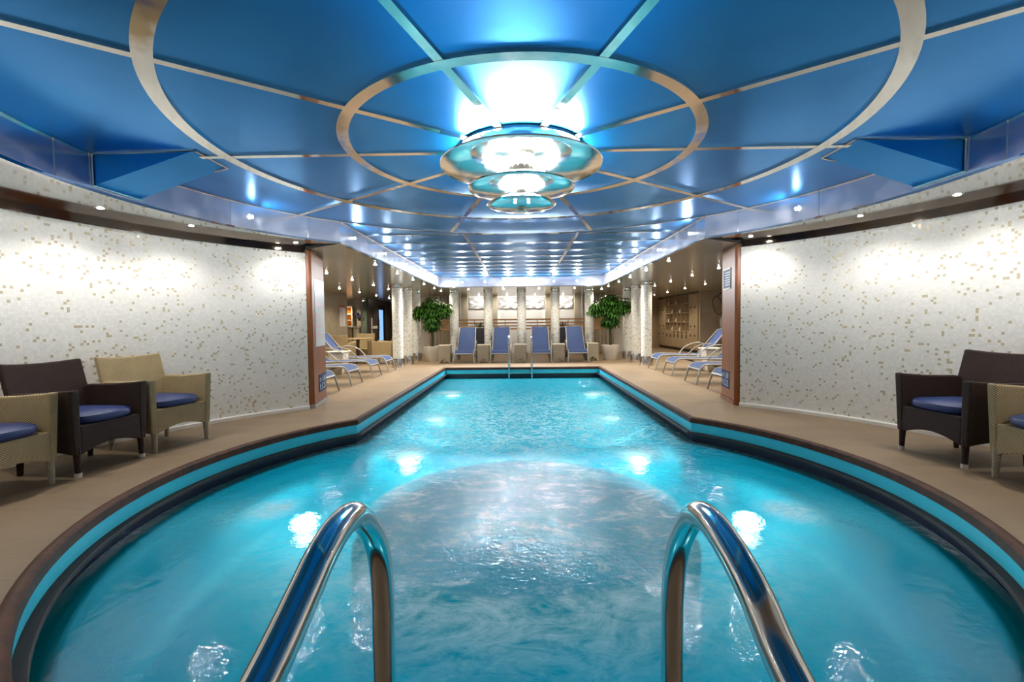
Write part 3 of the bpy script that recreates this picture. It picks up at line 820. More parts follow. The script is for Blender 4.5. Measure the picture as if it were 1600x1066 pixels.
def lamp(kind, loc, power, col, size=.05, rot=None, spot=None, blend=.5):
    d = bpy.data.lights.new(kind.lower()+'_lamp', kind); d.energy = power; d.color = col
    if kind == 'AREA': d.shape = 'DISK'; d.size = size
    else: d.shadow_soft_size = size
    if kind == 'SPOT': d.spot_size = spot or 2.2; d.spot_blend = blend
    o = bpy.data.objects.new(d.name, d); COL.objects.link(o); o.location = loc
    if rot: o.rotation_euler = rot
    return o
for dz, pw in ((-.07, .7), (-.24, .3)):
    for kx in range(8):
        t = kx*PI/4+.4; rr_ = .43 if dz > -.1 else .27
        lamp('POINT', (rr_*math.cos(t), YC+rr_*math.sin(t), ZC+dz), P_CHAND*pw/8, NEUT, .03)

for dx in (-.045, .05):
    lamp('SPOT', (dx, YC-.2, ZC-.46), P_CHAND*.62, NEUT, .02, spot=2.1, blend=.8)

# ------------------------------------------------------------------ halogens on the fascia
def halogen(name):
    e = empty(name)
    b = MB(); b.lathe([(.030, 0), (.034, .006), (.030, .012), (.022, .012)], seg=20); b.build('bezel', M['chrome'], e, smooth=True)
    b = MB(); b.sphere((0, 0, .014), .017, 12, .7); b.build('bulb', M['bulb_cool'], e, smooth=True)
    return e
h0 = halogen('fascia_light'); used = False
spots = []
for s in (-1, 1):
    nm = 'left' if s < 0 else 'right'
    for i, y in enumerate((6.3, 7.72, 9.14, 10.56, 11.98)):
        spots.append((s*(WCE-.001), y, 2.30, (0, -s*PI/2, 0), f'small halogen light on the {nm} long fascia, ' + ['nearest to the camera', 'second from the camera', 'middle one of five', 'second from the far end', 'nearest the far end'][i], f'{nm} fascia lights', P_FASCIA))
    for deg, lb in ((64, 'on the curved fascia past the blue wedge'),):
        t = math.radians(deg)*s
        spots.append(((RCE-.001)*math.sin(t), YC+(RCE-.001)*math.cos(t), 2.29, (0, -s*PI/2, s*(PI/2-math.radians(deg))*-1.0), f'bright halogen light {lb} on the {nm}', 'curved fascia lights', P_FASCIA*2.2))
for i, x in enumerate((-1.64, -1.0, -.36, .28, .92, 1.56)):
    spots.append((x, YCE-.001, 2.285, (PI/2, 0, 0), 'bright halogen light on the end fascia, ' + ['leftmost of six', 'second from the left', 'just left of the middle', 'just right of the middle', 'second from the right', 'rightmost of six'][i], 'end fascia lights', P_BACK))
for x, y, z, r, lb, gname, pw in spots:
    o = h0 if not used else copy_tree(h0); used = True
    o.location = (x, y, z); o.rotation_euler = r; tag(o, lb, 'light', gname)
    d = Vector((0, 0, 1)); d.rotate(o.rotation_euler)
    q = (d*1.0+Vector((0, 0, -.25))).to_track_quat('-Z', 'Y').to_euler()
    lamp('SPOT', Vector((x, y, z))+d*.05, pw*2, COOL, .02, rot=q, spot=2.9, blend=.4)

# ------------------------------------------------------------------ downlights
def downlight():
    e = empty('downlight')
    b = MB(); b.lathe([(.045, 0), (.045, -.006), (.030, -.006), (.028, 0)], seg=20); b.build('bezel', M['chrome'], e, smooth=True)
    b = MB(); b.lathe([(.028, -.003), (.015, -.012), (0, -.014)], seg=16); b.build('lens', M['bulb'], e, smooth=True)
    return e
d0 = downlight(); used = False
ORD = ['nearest', 'second nearest', 'third', 'fourth', 'fifth', 'sixth', 'seventh', 'farthest']
dl = []
for s in (-1, 1):
    nm = 'left' if s < 0 else 'right'
    for i, y in enumerate((7.85, 9.25, 10.6, 11.8, 13.2, 14.3)): dl.append((s*2.46, y, ZS, f'downlight {ORD[i]} in the row beside the raised ceiling, {nm} side', 'inner '+nm+' downlights', P_DOWN*.8, None))
    for i, y in enumerate((7.62, 9.04, 10.42, 11.92, 13.3)): dl.append((s*3.79, y, ZS, f'downlight {ORD[i]} in the middle row over the {nm} loungers', 'middle '+nm+' downlights', P_DOWN, None))
    for i, y in enumerate((8.6, 10.1, 11.5, 12.9, 14.5, 16.2)): dl.append((s*5.05, y, ZS, f'downlight {ORD[i]} in the outer row of the {nm} side ceiling', 'outer '+nm+' downlights', P_DOWN, None))
    dl.append((s*5.07, 17.85, ZS, f'downlight at the far end of the {nm} outer row', 'outer '+nm+' downlights', P_DOWN, None))
    dl.append((s*5.3, 19.6, ZS, f'last downlight in the {nm} far corner', 'outer '+nm+' downlights', P_DOWN*.8, None))
    for i, deg in enumerate((46, 64, 76, 88, 108, 140)):
        t = math.radians(deg)*s; R = 3.93 if i == 0 else 3.76
        zz = ZS+(ZWT-ZS)*(.62 if i else .72)
        dl.append((R*math.sin(t), YW+R*math.cos(t), zz, f'{ORD[i]} downlight to the wooden post in the polished soffit over the {nm} mosaic wall', nm+' soffit downlights', P_WALL, s))
for i, x in enumerate((-1.55, -.52, .53, 1.57)): dl.append((x, 13.75, ZS, 'downlight before the back columns, ' + ['leftmost of four', 'left of the middle', 'right of the middle', 'rightmost of four'][i], 'downlights before the back columns', P_DOWN*.7, None))
for i, x in enumerate((-1.5, -.5, .5, 1.5)): dl.append((x, 16.65, ZS, 'downlight washing the silver panels, ' + ['leftmost of four', 'left of the middle', 'right of the middle', 'rightmost of four'][i], 'downlights before the silver panels', P_DOWN*.65, 0))
dl.append((-7.0, 18.2, ZS, 'downlight over the bar behind the left opening', 'outer left downlights', P_DOWN*1.6, None))
for x, y, z, lb, gname, pw, s in dl:
    o = d0 if not used else copy_tree(d0); used = True
    o.location = (x, y, z); tag(o, lb, 'downlight', gname)
    lamp('SPOT', (x, y, z-.03), pw*2.2, WARM if s is None else NEUT, .025, rot=((.9, 0, 0) if s == 0 else None), spot=2.5, blend=.7)

# ------------------------------------------------------------------ underwater lamps
def uw():
    e = empty('underwater_light')
    b = MB(); b.lathe([(.15, 0), (.15, .02), (.11, .03), (.10, .02)], seg=24); b.build('bezel', M['chrome'], e, smooth=True)
    b = MB(); b.lathe([(.10, .015), (.06, .03), (0, .034)], seg=24); b.build('lens', M['uwlens'], e, smooth=True)
    return e
u0 = uw(); used = False
for x, y, lb in ((-2.1, 4.35, 'left bay of the round pool'), (2.1, 4.35, 'right bay of the round pool'), (-1.5, 6.0, 'left of the pool just past the tub'), (1.5, 6.0, 'right of the pool just past the tub'),
                 (-1.5, 7.9, 'left in the middle of the pool'), (1.5, 7.9, 'right in the middle of the pool'), (-1.55, 10.2, 'left near the far end of the pool'), (1.55, 10.2, 'right near the far end of the pool'),
                 (-.85, 1.45, 'added left of the near ladder to brighten the water'), (.85, 1.45, 'added right of the near ladder to brighten the water')):  # last pair added mostly out of frame to light the near water
    o = u0 if not used else copy_tree(u0); used = True
    o.location = (x, y, ZPF); tag(o, 'glowing underwater light '+lb, 'pool light', 'underwater lights')
    lamp('SPOT', (x*.93, y, ZPF+.95), P_POOL*(.6 if y < 5 else 1.0), (0.9, 1.0, 1.0), .15, spot=2.97, blend=.6)  # added spot hung above the fitting, aimed down to brighten the basin
    if y > 3: lamp('POINT', (x, y, ZPF+.30), 4.5 if y < 10 else 6.0, (1.0, 1.0, .95) if y < 10 else (1.0, .97, .72), .12)

# ------------------------------------------------------------------ ladders
def rail_z(pts, x):
    return [(x, y, z) for y, z in pts]
e = empty('pool_ladder', (0, .75, 0))
tag(e, 'large near stainless steel pool ladder with two curved grab rails', 'ladder')
ptsL = [(-.02, .0), (.0, .40), (.10, .56), (.28, .655), (.506, .726), (.608, .766), (.666, .79), (.735, .803), (.81, .791), (.89, .727), (.939, .65), (.957, .557), (.957, .46), (.957, .0), (.957, -1.3)]
ptsR = [(-.02, .0), (.02, .38), (.12, .53), (.30, .61), (.548, .696), (.64, .748), (.72, .776), (.80, .786), (.865, .766), (.93, .700), (.972, .625), (.992, .536), (.995, .43), (.995, .0), (.995, -1.3)]
for pts, x in ((ptsL, -.31), (ptsR, .31)):
    b = MB(); b.tube([(x, y-.75, z) for y, z in pts], .0235, 24, 8); b.build('grab_rail', M['steel'], e, smooth=True)
    b = MB(); b.lathe([(.024, .0), (.05, .002), (.05, .012), (.026, .03)], (x, -.77, 0), 24); b.build('flange', M['steel'], e, smooth=True)
for z in (-.45, -.75, -1.05):
    b = MB(); b.box(-.31, .31, .17, .26, z-.012, z+.012); b.build('step', M['steel'], e, bevel=.005)
e = empty('pool_ladder', (-.035, 11.85, 0))
tag(e, 'small far pool ladder with two steel rails at the end of the pool', 'ladder')
for x in (-.29, .29):
    b = MB(); b.tube([(x, .55, 0), (x, .55, .5), (x, .50, .66), (x, .38, .76), (x, .15, .80), (x, -.02, .76), (x, -.12, .62), (x, -.14, .45), (x, -.14, 0), (x, -.14, -1.2)], .021, 14, 5)
    b.build('grab_rail', M['steel'], e, smooth=True)
    b = MB(); b.lathe([(.022, 0), (.045, .002), (.045, .012), (.024, .02)], (x, .55, 0), 16); b.build('flange', M['steel'], e, smooth=True)
for z in (-.13, -.45, -.75):
    b = MB(); b.box(-.28, .28, -.18, -.10, z-.01, z+.01); b.build('step', M['steel'], e)

# ------------------------------------------------------------------ wicker armchairs (front faces +x, origin on the floor)
def armchair(wm, cushion=True, legm=None, foot=None):
    e = empty('wicker_armchair')
    legm = legm or wm
    HW = .28                              # half width
    # seat box with arched apron
    b = MB(); n = 14
    arch = [(-HW+.03+(2*HW-.06)*i/n, .165+.055*math.sin(PI*i/n)) for i in range(n+1)]
    b.prism(arch+[(HW-.03, .385), (-HW+.03, .385)], lambda u, v, t: (t, u, v), .24, .275)
    b.box(-.25, .25, -HW+.03, HW-.03, .33, .385)
    b.build('seat', wm, e, bevel=.008)
    # sides / arms
    for s in (-1, 1):
        b = MB(); n = 10
        low = [(.275-.535*i/n, .165+.03*math.sin(PI*i/n)) for i in range(n+1)]
        top = [(-.29, .60), (-.24, .635), (.0, .640), (.20, .655), (.285, .665)]
        poly = low+top
        A = [b.bm.verts.new((x, s*(HW-.035+(z-.165)*.02), z)) for x, z in poly]
        B = [b.bm.verts.new((x, s*(HW+.02+(z-.165)*.05), z)) for x, z in poly]
        b.bm.faces.new(A); b.bm.faces.new(B[::-1])
        for i in range(len(poly)):
            j = (i+1) % len(poly); b.bm.faces.new((A[i], B[i], B[j], A[j]))
        b.build('armrest', wm, e, bevel=.012)
    # backrest, reclined, with a slightly dipped top edge
    b = MB(); n = 16; fr, bk = [], []
    rows = [(.17, -.255), (.38, -.245), (.62, -.285), (.86, -.345)]
    G1 = []; G2 = []
    for (z, x) in rows:
        hw = HW-.01 if z < .6 else HW+.02
        r1, r2 = [], []
        for i in range(n+1):
            u = -1+2*i/n
            dz = (-.018*(1-u*u) if z > .8 else 0)
            bow = -.035*(1-u*u) if z > .5 else -.01*(1-u*u)
            r1.append(b.bm.verts.new((x+bow+.02, u*hw, z+dz))); r2.append(b.bm.verts.new((x+bow-.025, u*hw, z+dz)))
        G1.append(r1); G2.append(r2)
    for Gx in (G1, G2):
        for A, B in zip(Gx, Gx[1:]):
            for i in range(n): b.bm.faces.new((A[i], A[i+1], B[i+1], B[i]))
    for i in range(n):
        b.bm.faces.new((G1[-1][i], G1[-1][i+1], G2[-1][i+1], G2[-1][i])); b.bm.faces.new((G1[0][i], G1[0][i+1], G2[0][i+1], G2[0][i]))
    for j in range(len(rows)-1):
        for q in (0, n): b.bm.faces.new((G1[j][q], G1[j+1][q], G2[j+1][q], G2[j][q]))
    b.build('backrest', wm, e, bevel=.010)
    for sx in (-1, 1):
        for s in (-1, 1):
            x = .252 if sx > 0 else -.235
            b = MB(); b.tube([(x, s*(HW-.015), .22), (x+sx*.006, s*(HW-.012), 0)], [.027, .018], 12)
            lg = b.build('leg', legm, e, smooth=True)
            if foot and sx > 0:
                b = MB(); b.lathe([(.0, 0), (.022, 0), (.023, .03), (.019, .032)], (x+sx*.006, s*(HW-.012), 0), 14); b.build('foot_cap', foot, lg, smooth=True)
    if cushion:
        b = MB(); n = 20; rings = []
        def sup(a, ex): 
            c, s_ = math.cos(a), math.sin(a)
            return (abs(c)**ex*(1 if c > 0 else -1), abs(s_)**ex*(1 if s_ > 0 else -1))
        prof = [(.0, .0), (.9, .0), (.98, .018), (1.0, .036), (.98, .062), (.88, .078), (.5, .086), (0, .088)]
        N = 48
        L = []
        for r, z in prof:
            if r == 0: L.append([b.bm.verts.new((.01, 0, .386+z))]*N); continue
            ring = []
            for i in range(N):
                c, s_ = sup(2*PI*i/N, .38)
                xx = c*.245*r; 
                if c > 0: xx += .03*(1-s_*s_)*c*r
                ring.append(b.bm.verts.new((.015+xx, s_*(HW-.045)*r, .386+z)))
            L.append(ring)
        for A, B in zip(L, L[1:]):
            for i in range(N):
                u = []
                for v in (A[i], A[(i+1) % N], B[(i+1) % N], B[i]):
                    if v not in u: u.append(v)
                if len(u) > 2: b.bm.faces.new(u)
        b.build('cushion', M['cushion'], e, smooth=True)
    return e
def place(o, x, y, rz, label, cat, group=None):
    o.location = (x, y, 0); o.rotation_euler = (0, 0, rz); tag(o, label, cat, group)
beige = armchair(M['wick_beige'], legm=M['wick_grey'])
dark = armchair(M['wick_dark'], legm=M['wick_dark'], foot=M['towel'])
place(beige, -3.50, 4.385, math.radians(-12), 'beige wicker armchair with blue cushion against the left mosaic wall, farthest of the left three', 'armchair', 'wicker armchairs by the mosaic walls')
place(dark, -3.60, 3.70, math.radians(-5), 'dark brown wicker armchair with blue cushion between two beige ones on the left', 'armchair', 'wicker armchairs by the mosaic walls')
o = copy_tree(beige); place(o, -3.67, 2.99, math.radians(2), 'beige wicker armchair cut off by the left picture edge', 'armchair', 'wicker armchairs by the mosaic walls')
o = copy_tree(dark); place(o, 3.56, 3.82, math.radians(180+4), 'dark brown wicker armchair with blue cushion on the right deck', 'armchair', 'wicker armchairs by the mosaic walls')
o = copy_tree(beige); place(o, 3.60, 3.06, math.radians(180-2), 'beige wicker armchair cut off by the right picture edge', 'armchair', 'wicker armchairs by the mosaic walls')
# table and chairs in the left room
db = armchair(M['wick_beige'], cushion=False, legm=M['cream'])
place(db, -3.98, 13.45, PI, 'beige wicker chair in side view at the right of the round table', 'chair', 'wicker chairs round the table')
o = copy_tree(db); place(o, -4.98, 12.75, PI/2, 'beige wicker chair with its back to the pool at the round table', 'chair', 'wicker chairs round the table')
o = copy_tree(db); place(o, -4.95, 14.35, -PI/2, 'beige wicker chair on the far side of the round table', 'chair', 'wicker chairs round the table')
o = copy_tree(db); place(o, -5.62, 13.55, 0, 'beige wicker chair between the left wall and the round table', 'chair', 'wicker chairs round the table')
e = empty('round_table', (-4.80, 13.55, 0))
tag(e, 'round table with tan top among wicker chairs in the left room', 'table')
b = MB(); b.lathe([(0, .705), (.44, .705), (.45, .715), (.45, .73), (.44, .738), (0, .738)], seg=40); b.build('table_top', M['tabletop'], e, smooth=True)
b = MB(); b.lathe([(.06, .70), (.045, .6), (.045, .1), (.06, .05), (.26, .03), (.27, 0), (0, 0)], seg=24); b.build('pedestal', M['table'], e, smooth=True)

# ------------------------------------------------------------------ sun loungers (foot end at origin, head towards +x)
def lounger(h, bx, bz, tail=True):
    e = empty('sun_lounger')
    W = .275
    b = MB()
    for s in (-1, 1):
        b.tube([(-.01, s*(W+.02), 0), (.03, s*(W+.01), .15), (.07, s*W, .27), (.13, s*W, .335), (.24, s*W, .355), (h*.6, s*W, .345), (h, s*W, .335), (h+.35, s*W, .33)], .017, 10, 4)
        b.tube([(h+.22, s*W, .33), (h+.30, s*(W+.01), .16), (h+.38, s*(W+.02), 0)], .016, 8, 3)
    b.tube([(.06, -W, .265), (.06, W, .265)], .018, 8)
    b.tube([(h+.34, -W, .33), (h+.34, W, .33)], .014, 8)
    b.build('frame', M['frame'], e, smooth=True)
    for s in (-1, 1):
        b = MB()
        b.tube([(h*.35, s*(W-.04), .32), (h+.05, s*(W-.04), .12)], .008, 6)
        b.tube([(h+.3, s*(W-.04), .20), (h-.05, s*(W-.04), .10)], .008, 6)
        b.build('brace', M['black'], e)
    # seat sling
    b = MB(); prof = [(.055, .25), (.075, .30), (.115, .345), (.19, .366), (.32, .36), (h*.6, .352), (h, .345)]
    up_ = [(x, z) for x, z in prof]; lo_ = [(x+.004, z-.012) for x, z in prof][::-1]
    b.prism(up_+lo_, lambda u, v, t: (u, t, v), -W+.018, W-.018)
    b.build('seat_sling', M['sling'], e, smooth=True)
    # backrest
    hx, hz = h, .345
    nx, nz = -bz, bx
    L_ = math.hypot(bx, bz); nx /= L_; nz /= L_
    b = MB(); pr = [(0, 0), (.25, -.02), (.5, -.028), (.75, -.02), (1, .0)]
    up_ = [(hx+bx*t+nx*q, hz+bz*t+nz*q) for t, q in pr]
    lo_ = [(hx+bx*t+nx*(q-.012), hz+bz*t+nz*(q-.012)) for t, q in pr][::-1]
    b.prism(up_+lo_, lambda u, v, t: (u, t, v), -W+.03, W-.03)
    bs = b.build('back_sling', M['sling'], e, smooth=True)
    b = MB()
    b.tube([(hx, -W+.015, hz-.01), (hx+bx, -W+.03, hz+bz), (hx+bx*1.03, 0, hz+bz*1.04), (hx+bx, W-.03, hz+bz), (hx, W-.015, hz-.01)], .014, 8)
    b.build('back_frame', M['frame'], e, smooth=True)
    for s in (-1, 1):
        b = MB(); yy = s*(W+.025)
        b.tube([(h-.42, s*W, .34), (h-.36, yy, .42), (h-.24, yy, .53), (h-.05, yy, .60), (h+.12, yy, .60), (h+.22, yy, .52), (h+.26, s*W, .34)], .013, 8, 5, flat=1.3)
        b.build('armrest', M['frame'], e, smooth=True)
    return e
lf = lounger(1.15, .50, .58)
for i, (yl, yr) in enumerate(((11.19, 11.11), (10.04, 9.94), (8.77, 8.58), (7.60, 7.50))):
    for s in (-1, 1):
        o = lf if (i == 0 and s < 0) else copy_tree(lf)
        nm = 'left' if s < 0 else 'right'
        place(o, s*3.15 if s < 0 else 3.10, yl if s < 0 else yr, PI if s < 0 else 0,
              f'blue sling sun lounger on the {nm} deck, ' + ['beside the mosaic column, farthest of four', 'second from the column', 'third from the column', 'nearest the wooden post, mostly hidden'][i], 'sun lounger', nm+' row of sun loungers')
fl = lounger(.60, .52, .66)
for i, (x, rz) in enumerate(((-1.64, 0), (-.60, 0), (.56, 0), (1.60, 0))):
    o = fl if i == 0 else copy_tree(fl)
    place(o, x, 13.12, PI/2+rz, 'upright blue sling lounger facing the pool between the back columns, ' + ['leftmost of four', 'left of the ladder', 'right of the ladder', 'rightmost of four'][i], 'sun lounger', 'back row of sun loungers')

# ------------------------------------------------------------------ side tables
def wicker_table():
    e = empty('side_table')
    b = MB(); n = 10
    for s in (-1, 1):
        arch = [(-.16, 0), (-.12, 0)]+[(-.12+.24*i/n, .10*math.sin(PI*i/n)+.02) for i in range(n+1)]+[(.12, 0), (.16, 0), (.16, .49), (-.16, .49)]
        b.prism(arch, lambda u, v, t: (u, t, v), s*.16-.012, s*.16+.012)
        b.prism(arch, lambda u, v, t: (t, u, v), s*.16-.012, s*.16+.012)
    b.build('wicker_body', M['wick_grey'], e)
    b = MB(); b.box(-.18, .18, -.18, .18, .49, .525); b.build('table_top', M['cream'], e, bevel=.012)
    return e
t0 = wicker_table()
for i, x in enumerate((-2.22, -1.10, -.03, 1.06, 2.10)):
    o = t0 if i == 0 else copy_tree(t0)
    place(o, x, 13.45 if i < 4 else 13.9, 0, 'wicker side table with cream top, ' + ['beside the leftmost back lounger', 'between the two left back loungers', 'behind the far ladder', 'between the two right back loungers', 'behind the far right back column'][i], 'side table', 'wicker side tables')
def cream_table():
    e = empty('side_table')
    b = MB(); b.box(-.22, .22, -.22, .22, .50, .53); b.build('table_top', M['cream'], e, bevel=.012)
    b = MB(); b.hexa([(-.12, -.12, 0), (.12, -.12, 0), (.12, .12, 0), (-.12, .12, 0), (-.18, -.18, .5), (.18, -.18, .5), (.18, .18, .5), (-.18, .18, .5)]); b.build('base', M['cream'], e, bevel=.01)
    return e
c1 = cream_table(); place(c1, -4.22, 10.62, 0, 'cream side table between the left sun loungers', 'side table', 'cream side tables')
o = copy_tree(c1); place(o, 4.25, 10.52, 0, 'cream side table between the right sun loungers', 'side table', 'cream side tables')

# ------------------------------------------------------------------ potted trees
def potted(seed, blobs, flip):
    rnd = random.Random(seed)
    e = empty('potted_tree')
    b = MB(); b.lathe([(0, 0), (.185, 0), (.20, .02), (.262, .43), (.265, .45), (.25, .455), (.235, .44), (.225, .40), (0, .395)], seg=40)
    p = b.build('pot', M['pot'], e, smooth=True)
    b = MB(); b.lathe([(0, .415), (.235, .405)], seg=24); b.build('soil', M['soil'], p)
    b = MB()
    b.tube([(0, 0, .38), (.012, 0, .7), (-.01, .01, 1.0), (.0, 0, 1.3), (.03*flip, .0, 1.55)], [.045, .032], 12, 4)
    b.tube([(0, 0, 1.15), (-.12*flip, .05, 1.35), (-.22*flip, 0, 1.55)], [.022, .012], 8, 3)
    b.tube([(0, 0, 1.2), (.12*flip, -.05, 1.4), (.25*flip, 0, 1.55)], [.022, .012], 8, 3)
    b.build('trunk', M['trunk'], e, smooth=True)
    b = MB()
    for (bx_, by_, bz_, rx, rz_, n) in blobs:
        for q in range(n):
            u = rnd.gauss(0, 1), rnd.gauss(0, 1), rnd.gauss(0, 1)
            l = math.sqrt(sum(t*t for t in u)) or 1; rad = rnd.uniform(.35, 1)
            c = Vector((bx_*flip+u[0]/l*rx*rad, by_+u[1]/l*rx*rad*.7, bz_+u[2]/l*rz_*rad))
            out = Vector((u[0], u[1], u[2]*.4+.15)).normalized()
            nl = rnd.randint(5, 7); a0_ = rnd.uniform(0, 2*PI)
            for k_ in range(nl):
                a = a0_+2*PI*k_/nl
                side = Vector((math.cos(a), math.sin(a), 0))
                d = (side*.8+out*.45+Vector((0, 0, -.25))).normalized()
                ln = rnd.uniform(.13, .21); wd = ln*.17
                wv = d.cross(Vector((0, 0, 1))).normalized()*wd
                p0 = c; p1 = c+d*ln*.45+Vector((0, 0, .006)); p2 = c+d*ln+Vector((0, 0, -ln*.45))
                nn = Vector((0, 0, -.012))
                v = [b.bm.verts.new(t) for t in (p0, p1-wv, p1+nn, p1+wv, p2)]
                b.bm.faces.new((v[0], v[1], v[2])); b.bm.faces.new((v[0], v[2], v[3])); b.bm.faces.new((v[1], v[4], v[2])); b.bm.faces.new((v[2], v[4], v[3]))
    b.build('foliage', M['leaf'], e, recalc=False)
    return e
bl = [(0, 0, 1.74, .26, .22, 75), (-.32, 0, 1.52, .24, .20, 55), (.34, 0, 1.58, .24, .24, 60), (.02, 0, 1.45, .26, .18, 50), (.0, 0, 1.13, .27, .16, 48), (.05, -.1, 1.3, .16, .12, 20)]
o = potted(3, bl, 1); place(o, -2.70, 14.02, 0, 'leafy green tree in a white pot at the left end of the pool', 'potted tree', 'potted trees at the pool end')
bl2 = [(0, 0, 1.76, .27, .22, 80), (-.40, 0, 1.55, .26, .24, 60), (.36, 0, 1.62, .28, .24, 70), (.0, 0, 1.45, .26, .18, 45), (-.02, 0, 1.15, .26, .15, 48), (.1, -.1, 1.35, .16, .12, 16)]
o = potted(11, bl2, 1); place(o, 2.66, 13.98, 0, 'leafy green tree in a white pot at the right end of the pool', 'potted tree', 'potted trees at the pool end')
# planters behind the loungers
for s, nm, fl_ in ((-1, 'left', False), (1, 'right', True)):
    rnd = random.Random(5+s)
    e = empty('planter', (s*1.32, 15.35, 0))
    tag(e, f'charcoal planter box with {"orange flowers" if fl_ else "green leaves"} behind the {nm} back loungers', 'planter', 'planters by the railing')
    box('box', M['planter'], -.18, .18, -.16, .16, 0, .98, parent=e, bevel=.01)
    b = MB(); b2 = MB()
    for q in range(60):
        a = rnd.uniform(0, 2*PI); l = rnd.uniform(.12, .3); c = Vector((rnd.uniform(-.14, .14), rnd.uniform(-.12, .12), .98))
        d = Vector((math.cos(a)*.8, math.sin(a)*.5, rnd.uniform(.3, 1.2))).normalized(); wv = d.cross(Vector((0, 0, 1))).normalized()*.014
        m_ = b2 if (fl_ and q % 3 == 0) else b
        v = [m_.bm.verts.new(t) for t in (c, c+d*l*.5-wv, c+d*l, c+d*l*.5+wv)]; m_.bm.faces.new(v)
    b.build('foliage', M['leaf'], e, recalc=False)
    if fl_: b2.build('flowers', M['flower'], e, recalc=False)
    else: b2.bm.free()

# ------------------------------------------------------------------ lockers on the right
LX = 6.10
e = empty('locker_cabinet', (LX, 18.5, 0))
tag(e, 'wall of pale wood lockers with open towel cubbies on the right', 'lockers')
def lb(nm, m, x0, x1, y0, y1, z0, z1, parent=e, bevel=0): return box(nm, m, x0, x1, y0-18.5, y1-18.5, z0, z1, parent=parent, bevel=bevel)
b = MB()
b.box(.02, .42, 16.25-18.5, 17.08-18.5, .10, 2.13); b.box(.02, .42, 19.82-18.5, 20.85-18.5, .10, 2.13); b.box(.02, .42, 17.08-18.5, 19.82-18.5, .10, .76)
b.build('carcass', M['ash'], e)
lb('back_panel', M['ash_dark'], .40, .42, 17.08, 19.82, .76, 2.13)
lb('plinth', M['black'], .05, .42, 16.25, 20.85, 0, .10)
lb('cornice', M['black'], -.02, .42, 16.25, 20.85, 2.115, 2.14)
b = MB()
rows = [.76, 1.10, 1.45, 1.80, 2.12]
for z in rows: b.box(0, .40, 17.08-18.5, 19.82-18.5, z-.012, z+.012)
for i in range(7):
    y = 17.08+2.74*i/6-18.5
    b.box(.005, .40, y-.010, y+.010, .76, 2.12)
b.build('cubby_dividers', M['ash'], e)
def door(y0, y1, z0, z1, knobs, slots=()):
    d = lb('door', M['ash'], -.004, .02, y0+.006, y1-.006, z0+.006, z1-.006, bevel=.003)
    for (ky, kz, tall) in knobs:
        bb = MB(); bb.box(-.022, -.004, ky-18.5-.035, ky-18.5+.035, kz-(.07 if tall else .035), kz+(.07 if tall else .035)); bb.build('knob', M['black'], d, bevel=.008)
for (ya, yb) in ((16.27, 16.68), (16.68, 17.08), (19.84, 20.34), (20.34, 20.84)):
    ym = (ya+yb)/2
    door(ya, yb, 1.42, 2.11, [(ym, 1.62, False)]); door(ya, yb, .82, 1.42, [(ym, .95, False)]); door(ya, yb, .12, .82, [(ym, .62, False)])
for i in range(6):
    ya = 17.08+2.74*i/6; yb = ya+2.74/6
    door(ya, yb, .12, .745, [((ya+yb)/2, .56, True)]+([((ya+yb)/2, .70, False)] if i < 4 else []))
# towels in cubbies (column counted from the far end)
def towel(h, r):
    b = MB(); b.lathe([(0, 0), (r, 0), (r*1.05, h*.15), (r*.75, h*.5), (r*.40, h*.85), (r*.28, h), (0, h)], seg=18)
    return b
CN = ['first', 'second', 'third', 'fourth', 'fifth', 'sixth']; RN = ['top', 'second', 'third', 'bottom']
me0 = None
for (c, r, small) in ((0, 0, 0), (2, 0, 0), (1, 1, 0), (3, 1, 0), (0, 2, 0), (2, 2, 0), (4, 2, 1), (1, 3, 0), (3, 3, 0)):
    y = 19.82-2.74/6*(c+.5); z = rows[3-r]+.012
    if small: o = towel(.12, .10).build('towel', M['towel'], smooth=True)
    elif me0 is None: o = towel(.29, .12).build('towel', M['towel'], smooth=True); me0 = o
    else: o = me0.copy(); COL.objects.link(o)
    o.location = (LX+.16, y, z)
    tag(o, f'{"small " if small else ""}white folded towel in the {RN[r]} cubby row, {CN[c]} cubby from the far end', 'towel', 'towels in the cubbies')
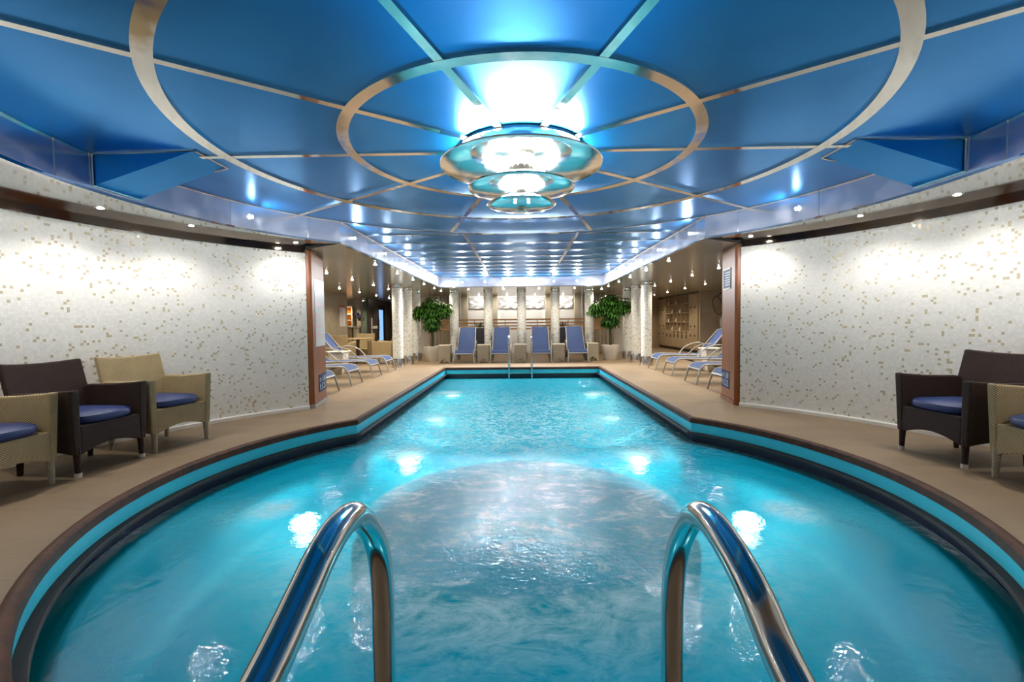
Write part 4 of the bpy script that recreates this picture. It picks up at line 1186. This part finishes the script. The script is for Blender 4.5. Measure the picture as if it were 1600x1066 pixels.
# cable loop and propped bundle on the right wall
b = MB(); pts = []
for i in range(25):
    a = 2*PI*i/24
    pts.append((.16*math.cos(a)-.10*math.sin(a)*.6, 0, .32*math.sin(a)))
b.tube(pts, .010, 8); b.tube([(-.05, 0, .30), (.10, 0, .42)], .012, 8); b.sphere((.10, .0, .42), .03, 8)
o = b.build('cable_loop', M['black'], smooth=True); o.location = (6.72, 16.07, 1.66)
tag(o, 'dark cable hanging in a loop on the wall right of the lockers', 'cable')
e = empty('net_bundle', (6.62, 15.3, 0))
tag(e, 'white oval mesh disc with dark rim above a red and white bundle', 'equipment')
b = MB(); b.lathe([(0, -.01), (.20, -.01), (.20, .01), (0, .02)], seg=30)
o = b.build('mesh_disc', M['pot'], e, smooth=True); o.location = (0, 0, 1.08); o.rotation_euler = (PI/2, 0, 0); o.scale = (.75, 1.2, 1)
b = MB(); b.tube([(.205*math.cos(2*PI*i/30), .205*math.sin(2*PI*i/30), 0) for i in range(31)], .014, 8)
o = b.build('rim', M['frame'], e, smooth=True); o.location = (0, 0, 1.08); o.rotation_euler = (PI/2, 0, 0); o.scale = (.75, 1.2, 1)
b = MB(); rnd = random.Random(2)
for q in range(14): b.sphere((.08+rnd.uniform(-.09, .09), rnd.uniform(-.05, .05), .85-rnd.uniform(0, .35)), rnd.uniform(.03, .06), 8)
b.build('white_bundle', M['towel'], e, smooth=True)
b = MB(); b.tube([(-.10, 0, .75), (-.06, 0, .55), (0, 0, .02)], .035, 10, 3); b.tube([(.20, 0, .90), (.16, 0, .6), (.05, 0, .02)], .035, 10, 3); b.build('red_strap', M['brick'], e, smooth=True)
# poster on the left wall
e = empty('wall_poster', (-6.045, 15.65, 1.43))
tag(e, 'framed white notice with red heading on the beige left wall', 'poster')
box('sheet', M['paper'], -.005, .004, -.24, .24, -.35, .35, parent=e)
box('heading', M['redink'], .004, .006, -.24, .24, .29, .35, parent=e)
b = MB()
for q in range(9): b.box(.004, .0055, -.18, .16-.05*(q % 3), -.29+q*.062, -.27+q*.062)
b.build('text_block', M['pinkink'], e)
# white stand by the dark wall
e = empty('display_stand', (-5.55, 17.2, 0))
tag(e, 'slim white floor stand with a small tray in front of the dark left wall', 'stand')
b = MB(); b.tube([(0, 0, .02), (0, 0, 1.38)], .022, 10); b.build('pole', M['pot'], e, smooth=True)
b = MB(); b.lathe([(0, 0), (.16, 0), (.16, .015), (.02, .03)], seg=20); b.build('base', M['pot'], e, smooth=True)
b = MB(); b.box(0, .20, -.08, .08, .98, 1.02); b.box(.06, .20, -.06, .06, 1.02, 1.08); b.build('tray', M['pot'], e, bevel=.006)
